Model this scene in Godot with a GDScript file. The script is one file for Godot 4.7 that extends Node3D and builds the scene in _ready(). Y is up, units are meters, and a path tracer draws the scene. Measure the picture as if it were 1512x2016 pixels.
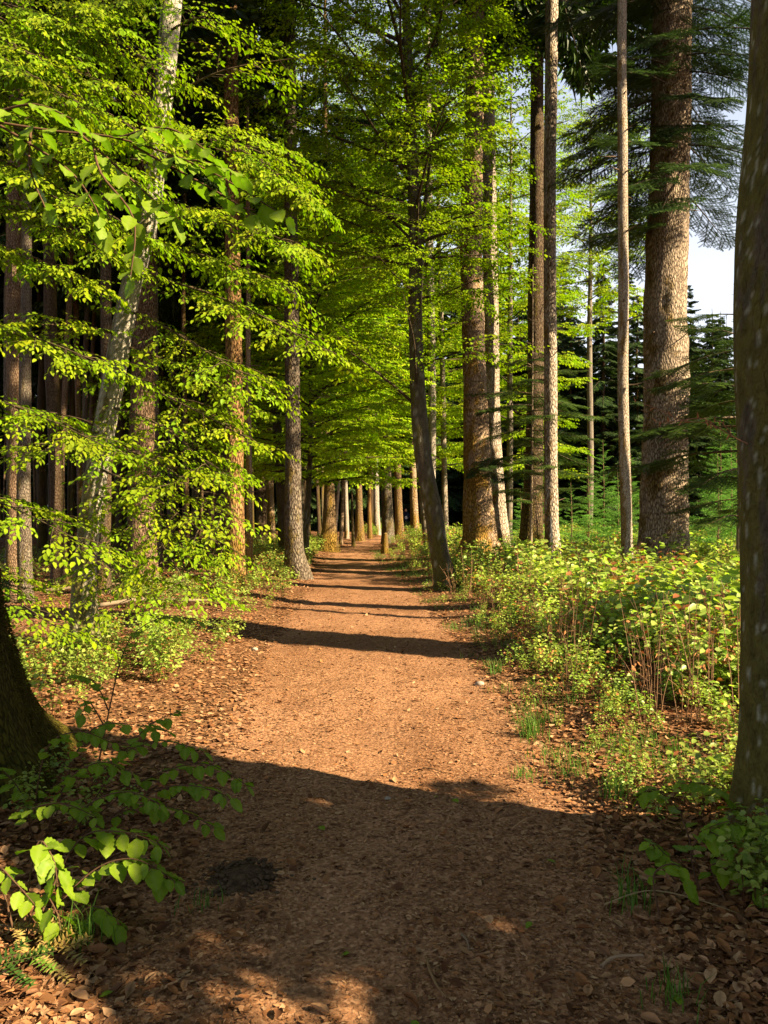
extends Node3D
# A forest path in low sun: camera, sky and sun first, then the ground, the trees, the undergrowth and the small things.

var rng := RandomNumberGenerator.new()
var noise := FastNoiseLite.new()
var fine := FastNoiseLite.new()
var M := {}
var used_names := {}
var sprays: Array[Mesh] = []
var far_sprays: Array[Mesh] = []
var fir_branches: Array[Mesh] = []
var far_fir_branches: Array[Mesh] = []
var larch_fronds: Array[Mesh] = []
var plants: Array[Mesh] = []
var stalks: Array[Mesh] = []
var big_leaves: Array[Mesh] = []
var litter_leaves: Array[Mesh] = []
var bud_mesh: Mesh


func _ready() -> void:
	rng.seed = 7041
	noise.seed = 11
	noise.frequency = 1.0
	noise.noise_type = FastNoiseLite.TYPE_SIMPLEX_SMOOTH
	noise.fractal_octaves = 3
	fine.seed = 29
	fine.frequency = 1.0
	fine.noise_type = FastNoiseLite.TYPE_SIMPLEX
	fine.fractal_octaves = 2
	light_and_camera()
	make_materials()
	make_foliage()
	make_ground()
	make_trees()
	make_forest()
	make_clearing()
	make_undergrowth()
	make_saplings()
	make_small_things()
	make_person()


func light_and_camera() -> void:
	var cam := Camera3D.new()
	cam.name = "camera"
	cam.position = Vector3(0, 1.55, 0)
	cam.fov = 67.4
	cam.near = 0.05
	cam.far = 600.0
	cam.current = true
	add_child(cam)
	var sun := DirectionalLight3D.new()
	sun.name = "sun"
	sun.light_energy = 1.6
	sun.light_color = Color(1.0, 0.905, 0.74)
	sun.light_angular_distance = 0.53
	sun.shadow_enabled = true
	add_child(sun)
	sun.look_at_from_position(Vector3(0.85, 0.60, 0.38) * 100.0, Vector3.ZERO)
	var sky_look := ProceduralSkyMaterial.new()
	sky_look.sky_top_color = Color(0.50, 0.56, 0.66)
	sky_look.sky_horizon_color = Color(0.97, 0.98, 1.0)
	sky_look.sky_curve = 0.25
	sky_look.ground_bottom_color = Color(0.16, 0.13, 0.09)
	sky_look.ground_horizon_color = Color(0.30, 0.30, 0.24)
	sky_look.energy_multiplier = 0.40
	sky_look.sun_angle_max = 4.0
	var sky := Sky.new()
	sky.sky_material = sky_look
	var env := Environment.new()
	env.background_mode = Environment.BG_SKY
	env.sky = sky
	env.tonemap_mode = Environment.TONE_MAPPER_LINEAR
	env.tonemap_exposure = 4.7
	env.sdfgi_enabled = true
	env.ssao_enabled = true
	env.ssil_enabled = true
	var around := WorldEnvironment.new()
	around.name = "surroundings"
	around.environment = env
	add_child(around)


# ---------------------------------------------------------------- geometry

class Geo:
	var v := PackedVector3Array()
	var n := PackedVector3Array()
	var c := PackedColorArray()
	var u := PackedVector2Array()
	var i := PackedInt32Array()

	func put(p: Vector3, nn: Vector3, col: Color, uv := Vector2.ZERO) -> void:
		v.push_back(p)
		n.push_back(nn)
		c.push_back(col)
		u.push_back(uv)

	func tri(a: int, b: int, d: int) -> void:
		i.push_back(a)
		i.push_back(b)
		i.push_back(d)

	# x runs from the stalk to the tip, y is the upper side
	func leaf(o: Vector3, x: Vector3, y: Vector3, long: float, wide: float, col: Color, detailed := true) -> void:
		var z := x.cross(y)
		var k := v.size()
		if not detailed:
			put(o, y, col)
			put(o + x * long * 0.5 - z * wide * 0.5, y, col)
			put(o + x * long - y * long * 0.1, y, col)
			put(o + x * long * 0.5 + z * wide * 0.5, y, col)
			tri(k, k + 1, k + 2)
			tri(k, k + 2, k + 3)
			return
		var nl := (y - z * 0.3).normalized()
		var nr := (y + z * 0.3).normalized()
		put(o, y, col)
		put(o + x * long * 0.26 - z * wide * 0.44 + y * wide * 0.12, nr, col)
		put(o + x * long * 0.66 - z * wide * 0.40 + y * wide * 0.07, nr, col)
		put(o + x * long - y * long * 0.12, y, col)
		put(o + x * long * 0.66 + z * wide * 0.40 + y * wide * 0.07, nl, col)
		put(o + x * long * 0.26 + z * wide * 0.44 + y * wide * 0.12, nl, col)
		put(o + x * long * 0.5 - y * wide * 0.04, y, col)
		for s in 6:
			tri(k + 6, k + s, k + (s + 1) % 6)

	func tube(pts: PackedVector3Array, rad: PackedFloat32Array, sides: int, col: Color) -> void:
		var first := v.size()
		var m := pts.size()
		var side := Vector3.ZERO
		var run := 0.0
		for k in m:
			var t: Vector3 = (pts[mini(k + 1, m - 1)] - pts[maxi(k - 1, 0)]).normalized()
			if k == 0:
				side = t.cross(Vector3(0.31, 0.13, 0.94)).normalized()
			else:
				run += pts[k].distance_to(pts[k - 1])
			side = (side - t * side.dot(t)).normalized()
			var other := side.cross(t)
			for s in sides + 1:
				var a := TAU * s / sides
				var o := side * cos(a) + other * sin(a)
				put(pts[k] + o * rad[k], o, col, Vector2(a / TAU * 0.4, run))
		for k in m - 1:
			for s in sides:
				var a := first + k * (sides + 1) + s
				tri(a, a + 1, a + sides + 1)
				tri(a + 1, a + sides + 2, a + sides + 1)

	func mesh(soften := false) -> ArrayMesh:
		var out := ArrayMesh.new()
		if i.is_empty():
			return out
		var arr := []
		arr.resize(Mesh.ARRAY_MAX)
		arr[Mesh.ARRAY_VERTEX] = v
		arr[Mesh.ARRAY_NORMAL] = n
		arr[Mesh.ARRAY_COLOR] = c
		arr[Mesh.ARRAY_TEX_UV] = u
		arr[Mesh.ARRAY_INDEX] = i
		out.add_surface_from_arrays(Mesh.PRIMITIVE_TRIANGLES, arr)
		if soften:
			var st := SurfaceTool.new()
			st.create_from(out, 0)
			st.generate_normals()
			out = st.commit()
		return out


func curve_through(pts: Array, count: int) -> PackedVector3Array:
	var out := PackedVector3Array()
	var m := pts.size()
	for k in count:
		var f := float(k) / (count - 1) * (m - 1)
		var a := mini(int(f), m - 2)
		var p0: Vector3 = pts[maxi(a - 1, 0)]
		var p1: Vector3 = pts[a]
		var p2: Vector3 = pts[a + 1]
		var p3: Vector3 = pts[mini(a + 2, m - 1)]
		out.push_back(p1.cubic_interpolate(p2, p0, p3, f - a))
	return out


func taper(count: int, r0: float, r1: float) -> PackedFloat32Array:
	var out := PackedFloat32Array()
	for k in count:
		out.push_back(lerpf(r0, r1, float(k) / maxi(count - 1, 1)))
	return out


func name_for(kind: String) -> String:
	var n: int = used_names.get(kind, 0)
	used_names[kind] = n + 1
	return kind if n == 0 else "%s_%03d" % [kind, n]


func thing(kind: String, label: String, category: String, at: Vector3, group := "") -> Node3D:
	var o := Node3D.new()
	o.name = name_for(kind)
	add_child(o)
	o.position = at
	o.set_meta("label", label)
	o.set_meta("category", category)
	if group != "":
		o.set_meta("group", group)
	return o


func part(parent: Node, called: String, mesh: Mesh, mat: Material, at := Transform3D()) -> MeshInstance3D:
	var o := MeshInstance3D.new()
	o.name = called
	o.mesh = mesh
	o.material_override = mat
	o.transform = at
	o.cast_shadow = GeometryInstance3D.SHADOW_CASTING_SETTING_ON
	parent.add_child(o, true)
	return o


func structure(called: String, mesh: Mesh, mat: Material) -> MeshInstance3D:
	var o := part(self, called, mesh, mat)
	o.set_meta("kind", "structure")
	return o


func copies(parent: Node, called: String, mesh: Mesh, mat: Material, where: Array[Transform3D], tint: PackedColorArray) -> MultiMeshInstance3D:
	var mm := MultiMesh.new()
	mm.transform_format = MultiMesh.TRANSFORM_3D
	mm.use_colors = true
	mm.mesh = mesh
	mm.instance_count = where.size()
	for k in where.size():
		mm.set_instance_transform(k, where[k])
		mm.set_instance_color(k, tint[k])
	var o := MultiMeshInstance3D.new()
	o.name = called
	o.multimesh = mm
	o.material_override = mat
	o.set_meta("kind", "stuff")
	parent.add_child(o, true)
	return o


func r(a: float, b: float) -> float:
	return rng.randf_range(a, b)


func unit() -> Vector3:
	return Vector3(rng.randfn(), rng.randfn(), rng.randfn()).normalized()


func basis_from(x: Vector3, up: Vector3) -> Basis:
	x = x.normalized()
	var z := x.cross(up).normalized()
	return Basis(x, z.cross(x), z)


# ---------------------------------------------------------------- ground shape

const PATH_MID := [[-40.0, 0.6], [-5.0, 0.12], [0.0, 0.08], [4.0, 0.03], [9.0, -0.22], [15.0, -0.45], [20.0, -0.78], [25.0, -1.08], [30.0, -1.18], [37.0, -0.98], [43.0, -0.45], [50.0, 0.9], [60.0, 4.0], [90.0, 18.0]]
const PATH_HALF := [[-40.0, 1.2], [0.0, 1.15], [4.5, 1.2], [9.0, 1.35], [15.0, 1.25], [25.0, 1.0], [37.0, 0.85], [90.0, 0.8]]


func along(table: Array, d: float) -> float:
	for k in table.size() - 1:
		if d <= table[k + 1][0]:
			var t: float = clampf((d - table[k][0]) / (table[k + 1][0] - table[k][0]), 0, 1)
			return lerpf(table[k][1], table[k + 1][1], t)
	return table[-1][1]


func sand_at(x: float, d: float) -> float:
	# a pale sandy line worn along the middle of the path, broken into patches
	var from_mid := absf(x - along(PATH_MID, d) + 0.1 + 0.12 * sin(d * 0.6))
	return smoothstep(0.42, 0.74, 0.5 + 0.5 * noise.get_noise_2d(x * 1.6, d * 0.45) + 0.30 * fine.get_noise_2d(x * 7.0, d * 5.0)) * smoothstep(0.40, 0.10, from_mid)


func off_path(x: float, z: float) -> float:
	return absf(x - along(PATH_MID, -z)) - along(PATH_HALF, -z)


func ground(x: float, z: float) -> float:
	var s := smoothstep(-0.4, 0.9, off_path(x, z))
	var y := 0.07 * s + (0.05 * noise.get_noise_2d(x * 0.22, z * 0.22) + 0.03 * noise.get_noise_2d(x * 0.9 + 40.0, z * 0.9)) * (0.25 + 0.75 * s)
	return y + 0.010 * fine.get_noise_2d(x * 3.0, z * 3.0) + 0.016 * noise.get_noise_2d(x * 1.7 + 5.0, z * 1.1) - 0.02 * (1.0 - s)


# ---------------------------------------------------------------- materials

func lin(a: float, b: float, c: float) -> Color:
	return Color(a, b, c).linear_to_srgb()


func noise_picture(kind: int, freq: float, colors: Array, octaves := 3, size := 512, warp := 0.0, cell := FastNoiseLite.RETURN_CELL_VALUE, stops: Array = []) -> NoiseTexture2D:
	var f := FastNoiseLite.new()
	f.noise_type = kind
	f.frequency = freq
	f.seed = 5
	f.fractal_octaves = octaves
	f.cellular_return_type = cell
	f.cellular_jitter = 1.0
	if kind == FastNoiseLite.TYPE_CELLULAR:
		f.fractal_type = FastNoiseLite.FRACTAL_NONE if octaves <= 1 else FastNoiseLite.FRACTAL_FBM
	if warp > 0.0:
		f.domain_warp_enabled = true
		f.domain_warp_amplitude = warp
		f.domain_warp_frequency = freq * 0.8
	var g := Gradient.new()
	var offs := PackedFloat32Array()
	var cols := PackedColorArray()
	for k in colors.size():
		offs.push_back(stops[k] if stops.size() else float(k) / (colors.size() - 1))
		cols.push_back(colors[k])
	g.offsets = offs
	g.colors = cols
	var t := NoiseTexture2D.new()
	t.width = size
	t.height = size
	t.seamless = true
	t.noise = f
	t.color_ramp = g
	return t


func plain(called: String, rough: float, spec := 0.3) -> StandardMaterial3D:
	var m := StandardMaterial3D.new()
	m.resource_name = called
	m.vertex_color_use_as_albedo = true
	m.roughness = rough
	m.metallic_specular = spec
	return m


func leafy(called: String, through: Color, rough := 0.45, spec := 0.35) -> StandardMaterial3D:
	var m := plain(called, rough, spec)
	m.backlight_enabled = true
	m.backlight = through.linear_to_srgb()
	m.cull_mode = BaseMaterial3D.CULL_DISABLED
	return m


func make_materials() -> void:
	var grey := func(a: float) -> Color: return lin(a, a, a)
	# plates and cracks of conifer bark, drawn out lengthwise by the UV scale
	var crack := noise_picture(FastNoiseLite.TYPE_CELLULAR, 0.035, [Color.BLACK, Color(0.75, 0.75, 0.75), Color.WHITE], 2, 512, 14.0, FastNoiseLite.RETURN_DISTANCE2_SUB, [0.0, 0.35, 1.0])
	var crack_color := noise_picture(FastNoiseLite.TYPE_CELLULAR, 0.035, [lin(0.26, 0.22, 0.19), lin(0.86, 0.84, 0.81), lin(1.0, 1.0, 1.0)], 2, 512, 14.0, FastNoiseLite.RETURN_DISTANCE2_SUB, [0.0, 0.3, 1.0])
	var flakes := noise_picture(FastNoiseLite.TYPE_SIMPLEX, 0.03, [lin(0.50, 0.47, 0.44), lin(0.93, 0.93, 0.91), lin(1, 1, 1)], 5)
	var bark := plain("conifer bark", 0.9, 0.2)
	bark.albedo_texture = crack_color
	bark.uv1_scale = Vector3(2.6, 0.9, 1)
	bark.heightmap_enabled = true
	bark.heightmap_texture = crack
	bark.heightmap_scale = 2.2
	bark.detail_enabled = true
	bark.detail_blend_mode = BaseMaterial3D.BLEND_MODE_MUL
	bark.detail_albedo = flakes
	M.bark = bark
	var coarse := bark.duplicate() as StandardMaterial3D
	coarse.resource_name = "coarse conifer bark"
	coarse.uv1_scale = Vector3(1.15, 0.42, 1)
	coarse.heightmap_scale = 5.0
	M.coarse_bark = coarse
	var smooth_bark := plain("beech bark", 0.8, 0.25)
	smooth_bark.albedo_texture = noise_picture(FastNoiseLite.TYPE_SIMPLEX_SMOOTH, 0.018, [lin(0.5, 0.5, 0.48), lin(0.8, 0.8, 0.8), lin(1, 1, 1)], 5)
	smooth_bark.uv1_scale = Vector3(1.4, 0.7, 1)
	smooth_bark.heightmap_enabled = true
	smooth_bark.heightmap_texture = noise_picture(FastNoiseLite.TYPE_SIMPLEX, 0.04, [Color.BLACK, Color.WHITE], 4)
	smooth_bark.heightmap_scale = 1.6
	M.smooth_bark = smooth_bark
	M.twig = plain("twig bark", 0.85, 0.2)
	M.leaf = leafy("beech leaf", Color(0.82, 1.0, 0.18), 0.5, 0.25)
	M.big_leaf = leafy("near beech leaf", Color(0.75, 1.0, 0.22), 0.5, 0.28)
	M.shrub = leafy("shrub leaf", Color(0.85, 1.0, 0.34), 0.42, 0.45)
	M.needle = leafy("fir needles", Color(0.22, 0.30, 0.08), 0.5, 0.35)
	M.larch = leafy("larch needles", Color(0.5, 0.62, 0.2), 0.6, 0.25)
	M.litter = leafy("fallen leaf", Color(0.20, 0.12, 0.05), 0.8, 0.15)
	M.grass = leafy("grass blade", Color(0.6, 0.75, 0.25), 0.5, 0.3)
	M.moss = leafy("moss", Color(0.25, 0.3, 0.08), 0.9, 0.1)
	# leaf mould: chips and scraps of brown with a coarse change of tone over them
	var chips := noise_picture(FastNoiseLite.TYPE_CELLULAR, 0.055, [lin(0.045, 0.023, 0.011), lin(0.15, 0.072, 0.034), lin(0.11, 0.055, 0.028), lin(0.27, 0.137, 0.066), lin(0.08, 0.038, 0.018), lin(0.34, 0.190, 0.098), lin(0.20, 0.098, 0.044)], 1, 1024, 30.0)
	var chip_relief := noise_picture(FastNoiseLite.TYPE_CELLULAR, 0.055, [Color.BLACK, Color.WHITE], 1, 1024, 30.0)
	var tone := noise_picture(FastNoiseLite.TYPE_SIMPLEX_SMOOTH, 0.006, [lin(0.58, 0.53, 0.47), lin(0.84, 0.82, 0.78), lin(1, 1, 1)], 5)
	var floor_look := plain("leaf mould", 0.9, 0.2)
	floor_look.albedo_texture = chips
	floor_look.uv1_scale = Vector3(0.75, 0.75, 1)
	floor_look.heightmap_enabled = true
	floor_look.heightmap_texture = chip_relief
	floor_look.heightmap_scale = 1.6
	floor_look.detail_enabled = true
	floor_look.detail_blend_mode = BaseMaterial3D.BLEND_MODE_MUL
	floor_look.detail_albedo = tone
	floor_look.detail_uv_layer = BaseMaterial3D.DETAIL_UV_2
	floor_look.uv2_scale = Vector3(0.13, 0.13, 1)
	M.floor = floor_look
	var path_look := floor_look.duplicate() as StandardMaterial3D
	path_look.resource_name = "trodden leaf mould"
	path_look.albedo_texture = noise_picture(FastNoiseLite.TYPE_CELLULAR, 0.075, [lin(0.11, 0.054, 0.027), lin(0.27, 0.138, 0.072), lin(0.20, 0.100, 0.052), lin(0.37, 0.200, 0.106), lin(0.15, 0.075, 0.038), lin(0.42, 0.245, 0.140), lin(0.25, 0.128, 0.066)], 1, 1024, 24.0)
	path_look.uv1_scale = Vector3(1.15, 1.15, 1)
	path_look.heightmap_scale = 0.8
	M.path = path_look
	var soil := plain("dug soil", 0.95, 0.1)
	soil.heightmap_enabled = true
	soil.heightmap_texture = chip_relief
	soil.heightmap_scale = 1.5
	soil.uv1_scale = Vector3(4, 4, 1)
	M.soil = soil
	var clod := plain("soil crumb", 0.95, 0.1)
	clod.vertex_color_use_as_albedo = false
	clod.albedo_color = lin(0.07, 0.047, 0.03)
	M.clod = clod
	M.cloth = plain("cloth", 0.9, 0.2)


# ---------------------------------------------------------------- foliage pieces

func green(bright := 1.0) -> Color:
	var t := rng.randf()
	return Color(lerpf(0.185, 0.275, t) * bright, lerpf(0.285, 0.355, t) * bright, lerpf(0.008, 0.013, t) * bright)


func shrub_green(bright := 1.0) -> Color:
	var t := rng.randf()
	return Color(lerpf(0.20, 0.32, t) * bright, lerpf(0.33, 0.44, t) * bright, lerpf(0.05, 0.09, t) * bright)


func make_spray(leaves: int, size: float, detailed: bool) -> Mesh:
	# a flat twig along x, about half a metre, with leaves left and right
	var g := Geo.new()
	var long := 0.5
	var bark := Color(0.07, 0.045, 0.025)
	var main := curve_through([Vector3.ZERO, Vector3(long * 0.5, 0.015, 0.01), Vector3(long, -0.03, -0.01)], 5)
	g.tube(main, taper(5, 0.0035, 0.001), 3, bark)
	var twigs := [main]
	for s in 3:
		var t := 0.2 + 0.22 * s
		var from := Vector3(long * t, 0.01, 0)
		var sgn := 1.0 if s % 2 == 0 else -1.0
		var to := from + Vector3(0.17, -0.03, sgn * r(0.13, 0.2))
		var tw := curve_through([from, (from + to) * 0.5 + Vector3(0, 0.012, 0), to], 4)
		g.tube(tw, taper(4, 0.002, 0.0008), 3, bark)
		twigs.append(tw)
	var share := [0.4, 0.22, 0.2, 0.18]
	for w in twigs.size():
		var tw: PackedVector3Array = twigs[w]
		var m := maxi(3, int(round(leaves * share[w])))
		for k in m:
			var t := lerpf(0.22, 1.0, float(k) / (m - 1))
			var f := t * (tw.size() - 1)
			var a := mini(int(f), tw.size() - 2)
			var p := tw[a].lerp(tw[a + 1], f - a)
			var dir := (tw[a + 1] - tw[a]).normalized()
			var sgn := 1.0 if k % 2 == 0 else -1.0
			var out := dir.rotated(Vector3.UP, sgn * (r(0.5, 1.0) if k < m - 1 else 0.1))
			out = (out + Vector3(0, r(-0.55, 0.05), 0)).normalized()
			var up := (Vector3.UP + unit() * (0.5 if detailed else 0.8) + out * 0.2).normalized()
			up = (up - out * up.dot(out)).normalized()
			var long_leaf := size * r(0.5, 1.25)
			g.leaf(p + out * 0.006, out, up, long_leaf, long_leaf * r(0.58, 0.7), green(), detailed)
	return g.mesh()


func make_fir_branch(long: float, fronds: int, near: bool) -> Mesh:
	# a bough along x: side shoots left and right, each a comb of needles
	var g := Geo.new()
	var bark := Color(0.06, 0.045, 0.03)
	var main := curve_through([Vector3.ZERO, Vector3(long * 0.35, 0.05, 0), Vector3(long * 0.7, -0.03, 0.02), Vector3(long, -0.05, 0)], 8)
	g.tube(main, taper(8, 0.022, 0.004), 4, bark)
	for k in fronds:
		var t := lerpf(0.16, 1.0, pow(float(k) / (fronds - 1), 0.9))
		var f := t * 7.0
		var a := mini(int(f), 6)
		var p := main[a].lerp(main[a + 1], f - a)
		var sgn := 1.0 if k % 2 == 0 else -1.0
		var reach := long * 0.46 * (1.05 - t) + 0.20
		var dir := Vector3(0.75, r(-0.35, 0.02), sgn * r(0.55, 1.0)).normalized() if k < fronds - 1 else Vector3(1, -0.05, 0)
		fir_frond(g, p, dir, reach * r(0.75, 1.15), near)
	return g.mesh()


func fir_frond(g: Geo, p: Vector3, dir: Vector3, reach: float, near: bool) -> void:
	var up := Vector3.UP
	var side := dir.cross(up).normalized()
	needle_shoot(g, p, dir, reach, near)
	var m := maxi(3, int(reach / (0.048 if near else 0.075)))
	for k in m:
		var t := lerpf(0.12, 0.92, float(k) / m)
		var s := 1.0 if k % 2 == 0 else -1.0
		var d := (dir * 0.7 + side * s * 0.75 + up * r(-0.38, 0.12)).normalized()
		needle_shoot(g, p + dir * reach * t - up * 0.06 * t * t * reach, d, (reach * 0.45 * (1.0 - t) + 0.07) * r(0.7, 1.2), near)


func needle_shoot(g: Geo, p: Vector3, dir: Vector3, long: float, near: bool) -> void:
	var side := dir.cross(Vector3.UP).normalized()
	var up := side.cross(dir)
	var fresh := rng.randf()
	var base := Color(0.020, 0.040, 0.012).lerp(Color(0.055, 0.095, 0.020), fresh * fresh)
	if near:
		var m := maxi(4, int(long / 0.017))
		for k in m:
			var o := p + dir * long * (float(k) / m)
			var w := 0.026 * (1.0 if k < m * 0.8 else 0.75)
			for s in [-1.0, 1.0, -0.55, 0.55]:
				var tip: Vector3 = o + side * s * w + dir * 0.012 + up * (r(-0.006, 0.008) if absf(s) == 1.0 else r(0.008, 0.024))
				var k0 := g.v.size()
				var col := base * r(0.8, 1.3)
				g.put(o - dir * 0.005, up, col)
				g.put(tip, up, col)
				g.put(o + dir * 0.008, up, col)
				if s > 0:
					g.tri(k0, k0 + 2, k0 + 1)
				else:
					g.tri(k0, k0 + 1, k0 + 2)
	else:
		g.leaf(p, dir, (up + unit() * 0.3).normalized(), long * 1.1, 0.085, base, false)
		g.leaf(p - up * 0.01, (dir - up * 0.35).normalized(), (side + unit() * 0.4).normalized(), long, 0.075, base * 0.9, false)


func make_larch_frond() -> Mesh:
	var g := Geo.new()
	var main := curve_through([Vector3.ZERO, Vector3(0.4, 0.10, 0), Vector3(0.8, 0.10, 0)], 5)
	g.tube(main, taper(5, 0.008, 0.002), 3, Color(0.16, 0.11, 0.06))
	for k in 16:
		var t := lerpf(0.1, 1.0, k / 15.0)
		var f := t * 4.0
		var a := mini(int(f), 3)
		var p := main[a].lerp(main[a + 1], f - a)
		var sgn := 1.0 if k % 2 == 0 else -1.0
		var dir := Vector3(0.8, r(-0.3, 0.1), sgn * 0.7).normalized()
		var long := 0.30 * (1.1 - t) + 0.06
		var steps := int(long / 0.022)
		for q in steps:
			var o := p + dir * long * (float(q) / steps)
			for s in 3:
				var d := (unit() + dir * 0.5).normalized()
				var up := d.cross(unit()).normalized()
				g.leaf(o, d, up, 0.042, 0.011, Color(0.115, 0.255, 0.040) * r(0.75, 1.3), false)
	return g.mesh()


func make_plant(stems: int, tall: float, leaf: float, autumn: float) -> Mesh:
	var g := Geo.new()
	for s in stems:
		var a := r(0, TAU)
		var lean := r(0.15, 0.55)
		var h := tall * r(0.55, 1.1)
		var tip := Vector3(cos(a) * lean * h, h, sin(a) * lean * h)
		var from := Vector3(cos(a) * 0.05, -0.03, sin(a) * 0.05)
		var st := curve_through([from, tip * 0.55 + Vector3(0, 0.1 * h, 0), tip], 5)
		var dead := rng.randf() < autumn
		g.tube(st, taper(5, 0.004, 0.0012), 3, Color(0.13, 0.07, 0.035) if not dead else Color(0.22, 0.13, 0.07))
		var m := int(h / 0.055) if not dead else 3
		for k in m:
			var t := lerpf(0.22, 1.0, float(k + 0.5) / m)
			var f := t * 4.0
			var q := mini(int(f), 3)
			var p := st[q].lerp(st[q + 1], f - q)
			var az := a + k * 2.4 + r(-0.5, 0.5)
			for twin in (2 if rng.randf() < 0.55 else 1):
				var out := Vector3(cos(az + twin * 2.6), r(-0.45, 0.25), sin(az + twin * 2.6)).normalized()
				var reach := r(0.02, 0.10)
				var up := (Vector3.UP + unit() * 0.8).normalized()
				up = (up - out * up.dot(out)).normalized()
				var long := leaf * r(0.65, 1.2)
				var col := shrub_green(r(0.8, 1.1)) if not dead else Color(0.30, 0.13, 0.05) * r(0.7, 1.2)
				g.leaf(p + out * reach, out, up, long, long * r(0.6, 0.78), col)
	return g.mesh()


func make_stalks() -> Mesh:
	# last year's bramble canes and dead stems, with a few withered leaves
	var g := Geo.new()
	for s in 5:
		var a := r(0, TAU)
		var h := r(0.45, 1.05)
		var tip := Vector3(cos(a) * h * r(0.1, 0.5), h, sin(a) * h * r(0.1, 0.5))
		var st := curve_through([Vector3(cos(a) * 0.06, -0.04, sin(a) * 0.06), tip * 0.5 + unit() * 0.05, tip], 6)
		var col := Color(0.26, 0.15, 0.085) * r(0.7, 1.3)
		g.tube(st, taper(6, 0.0045, 0.0015), 4, col)
		for k in 3:
			var p := st[2 + k % 3]
			var d := (unit() + Vector3(0, 0.5, 0)).normalized() * r(0.08, 0.22)
			g.tube(PackedVector3Array([p, p + d * 0.6 + unit() * 0.01, p + d]), PackedFloat32Array([0.002, 0.0016, 0.0008]), 3, col)
			if rng.randf() < 0.6:
				litter_leaf(g, p + d, unit(), unit().cross(d).normalized(), 0.05, 0.03, Color(0.34, 0.16, 0.065) * r(0.7, 1.2))
	return g.mesh()


func make_big_leaf(seed_of: int) -> Mesh:
	# a beech leaf near the camera: toothed edge, pleated between the side veins; one unit long along x
	var g := Geo.new()
	var lr := RandomNumberGenerator.new()
	lr.seed = seed_of
	var rows := 9
	var hue := lr.randf()
	var blade := Color(lerpf(0.145, 0.205, hue), lerpf(0.245, 0.31, hue), 0.014)
	var vein := blade.lerp(Color(0.24, 0.32, 0.06), 0.55)
	var curl := lr.randf_range(0.06, 0.2)
	for k in rows + 1:
		var t := float(k) / rows
		var w := 0.34 * pow(sin(PI * pow(t, 0.82)), 0.8) if k > 0 and k < rows else 0.004
		var drop := -curl * t * t
		var pleat := 0.020 if k % 2 == 0 else -0.014
		for s in [-1.0, -0.5, 0.0, 0.5, 1.0]:
			var edge: float = absf(s)
			var tooth := (0.02 if k % 2 == 0 else -0.012) if edge == 1.0 and k > 1 and k < rows else 0.0
			var y: float = drop + pleat * (0.3 + edge) + 0.10 * edge * w
			var x: float = t + edge * 0.05 * (1.0 - t)
			g.put(Vector3(x, y, s * (w + tooth)), Vector3.UP, vein if edge == 0.0 else (blade.lerp(vein, 0.35) if k % 2 == 0 else blade) * lr.randf_range(0.9, 1.08))
	for k in rows:
		for s in 4:
			var a := k * 5 + s
			g.tri(a, a + 5, a + 1)
			g.tri(a + 1, a + 5, a + 6)
	var stalk := curve_through([Vector3(-0.14, 0.03, 0), Vector3(-0.06, 0.01, 0), Vector3(0.04, -0.004, 0)], 3)
	g.tube(stalk, taper(3, 0.012, 0.010), 3, Color(0.16, 0.15, 0.05))
	return g.mesh(true)


const LITTER := [[0.15, 0.072, 0.034], [0.24, 0.118, 0.055], [0.32, 0.168, 0.084], [0.36, 0.198, 0.100], [0.10, 0.046, 0.023], [0.19, 0.086, 0.038], [0.36, 0.22, 0.12], [0.26, 0.120, 0.050], [0.18, 0.092, 0.050]]


func brown() -> Color:
	var k: Array = LITTER[rng.randi() % LITTER.size()]
	var s := r(0.75, 1.15)
	return Color(k[0] * s, k[1] * s, k[2] * s)


func litter_leaf(g: Geo, o: Vector3, x: Vector3, y: Vector3, long: float, wide: float, col: Color) -> void:
	# curled dead leaf: midrib of three points, both edges lifted unevenly
	var z := x.cross(y)
	var lift := r(-0.10, 0.34) * wide
	var lift2 := r(-0.10, 0.34) * wide
	var end := r(-0.12, 0.30) * long
	var k := g.v.size()
	var p := [o, o + x * long * 0.32 - z * wide * 0.48 + y * lift, o + x * long * 0.70 - z * wide * 0.36 + y * lift * 0.8, o + x * long + y * end, o + x * long * 0.68 + z * wide * 0.40 + y * lift2, o + x * long * 0.30 + z * wide * 0.46 + y * lift2 * 0.7, o + x * long * 0.5]
	var nr := (y + z * (lift / wide) * 1.6).normalized()
	var nl := (y - z * (lift2 / wide) * 1.6).normalized()
	var nn := [y, nr, nr, (y - x * end / long).normalized(), nl, nl, y]
	for q in 7:
		g.put(p[q], nn[q], col * (1.0 if q < 6 else 0.85))
	for s in 6:
		g.tri(k + 6, k + s, k + (s + 1) % 6)


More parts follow.
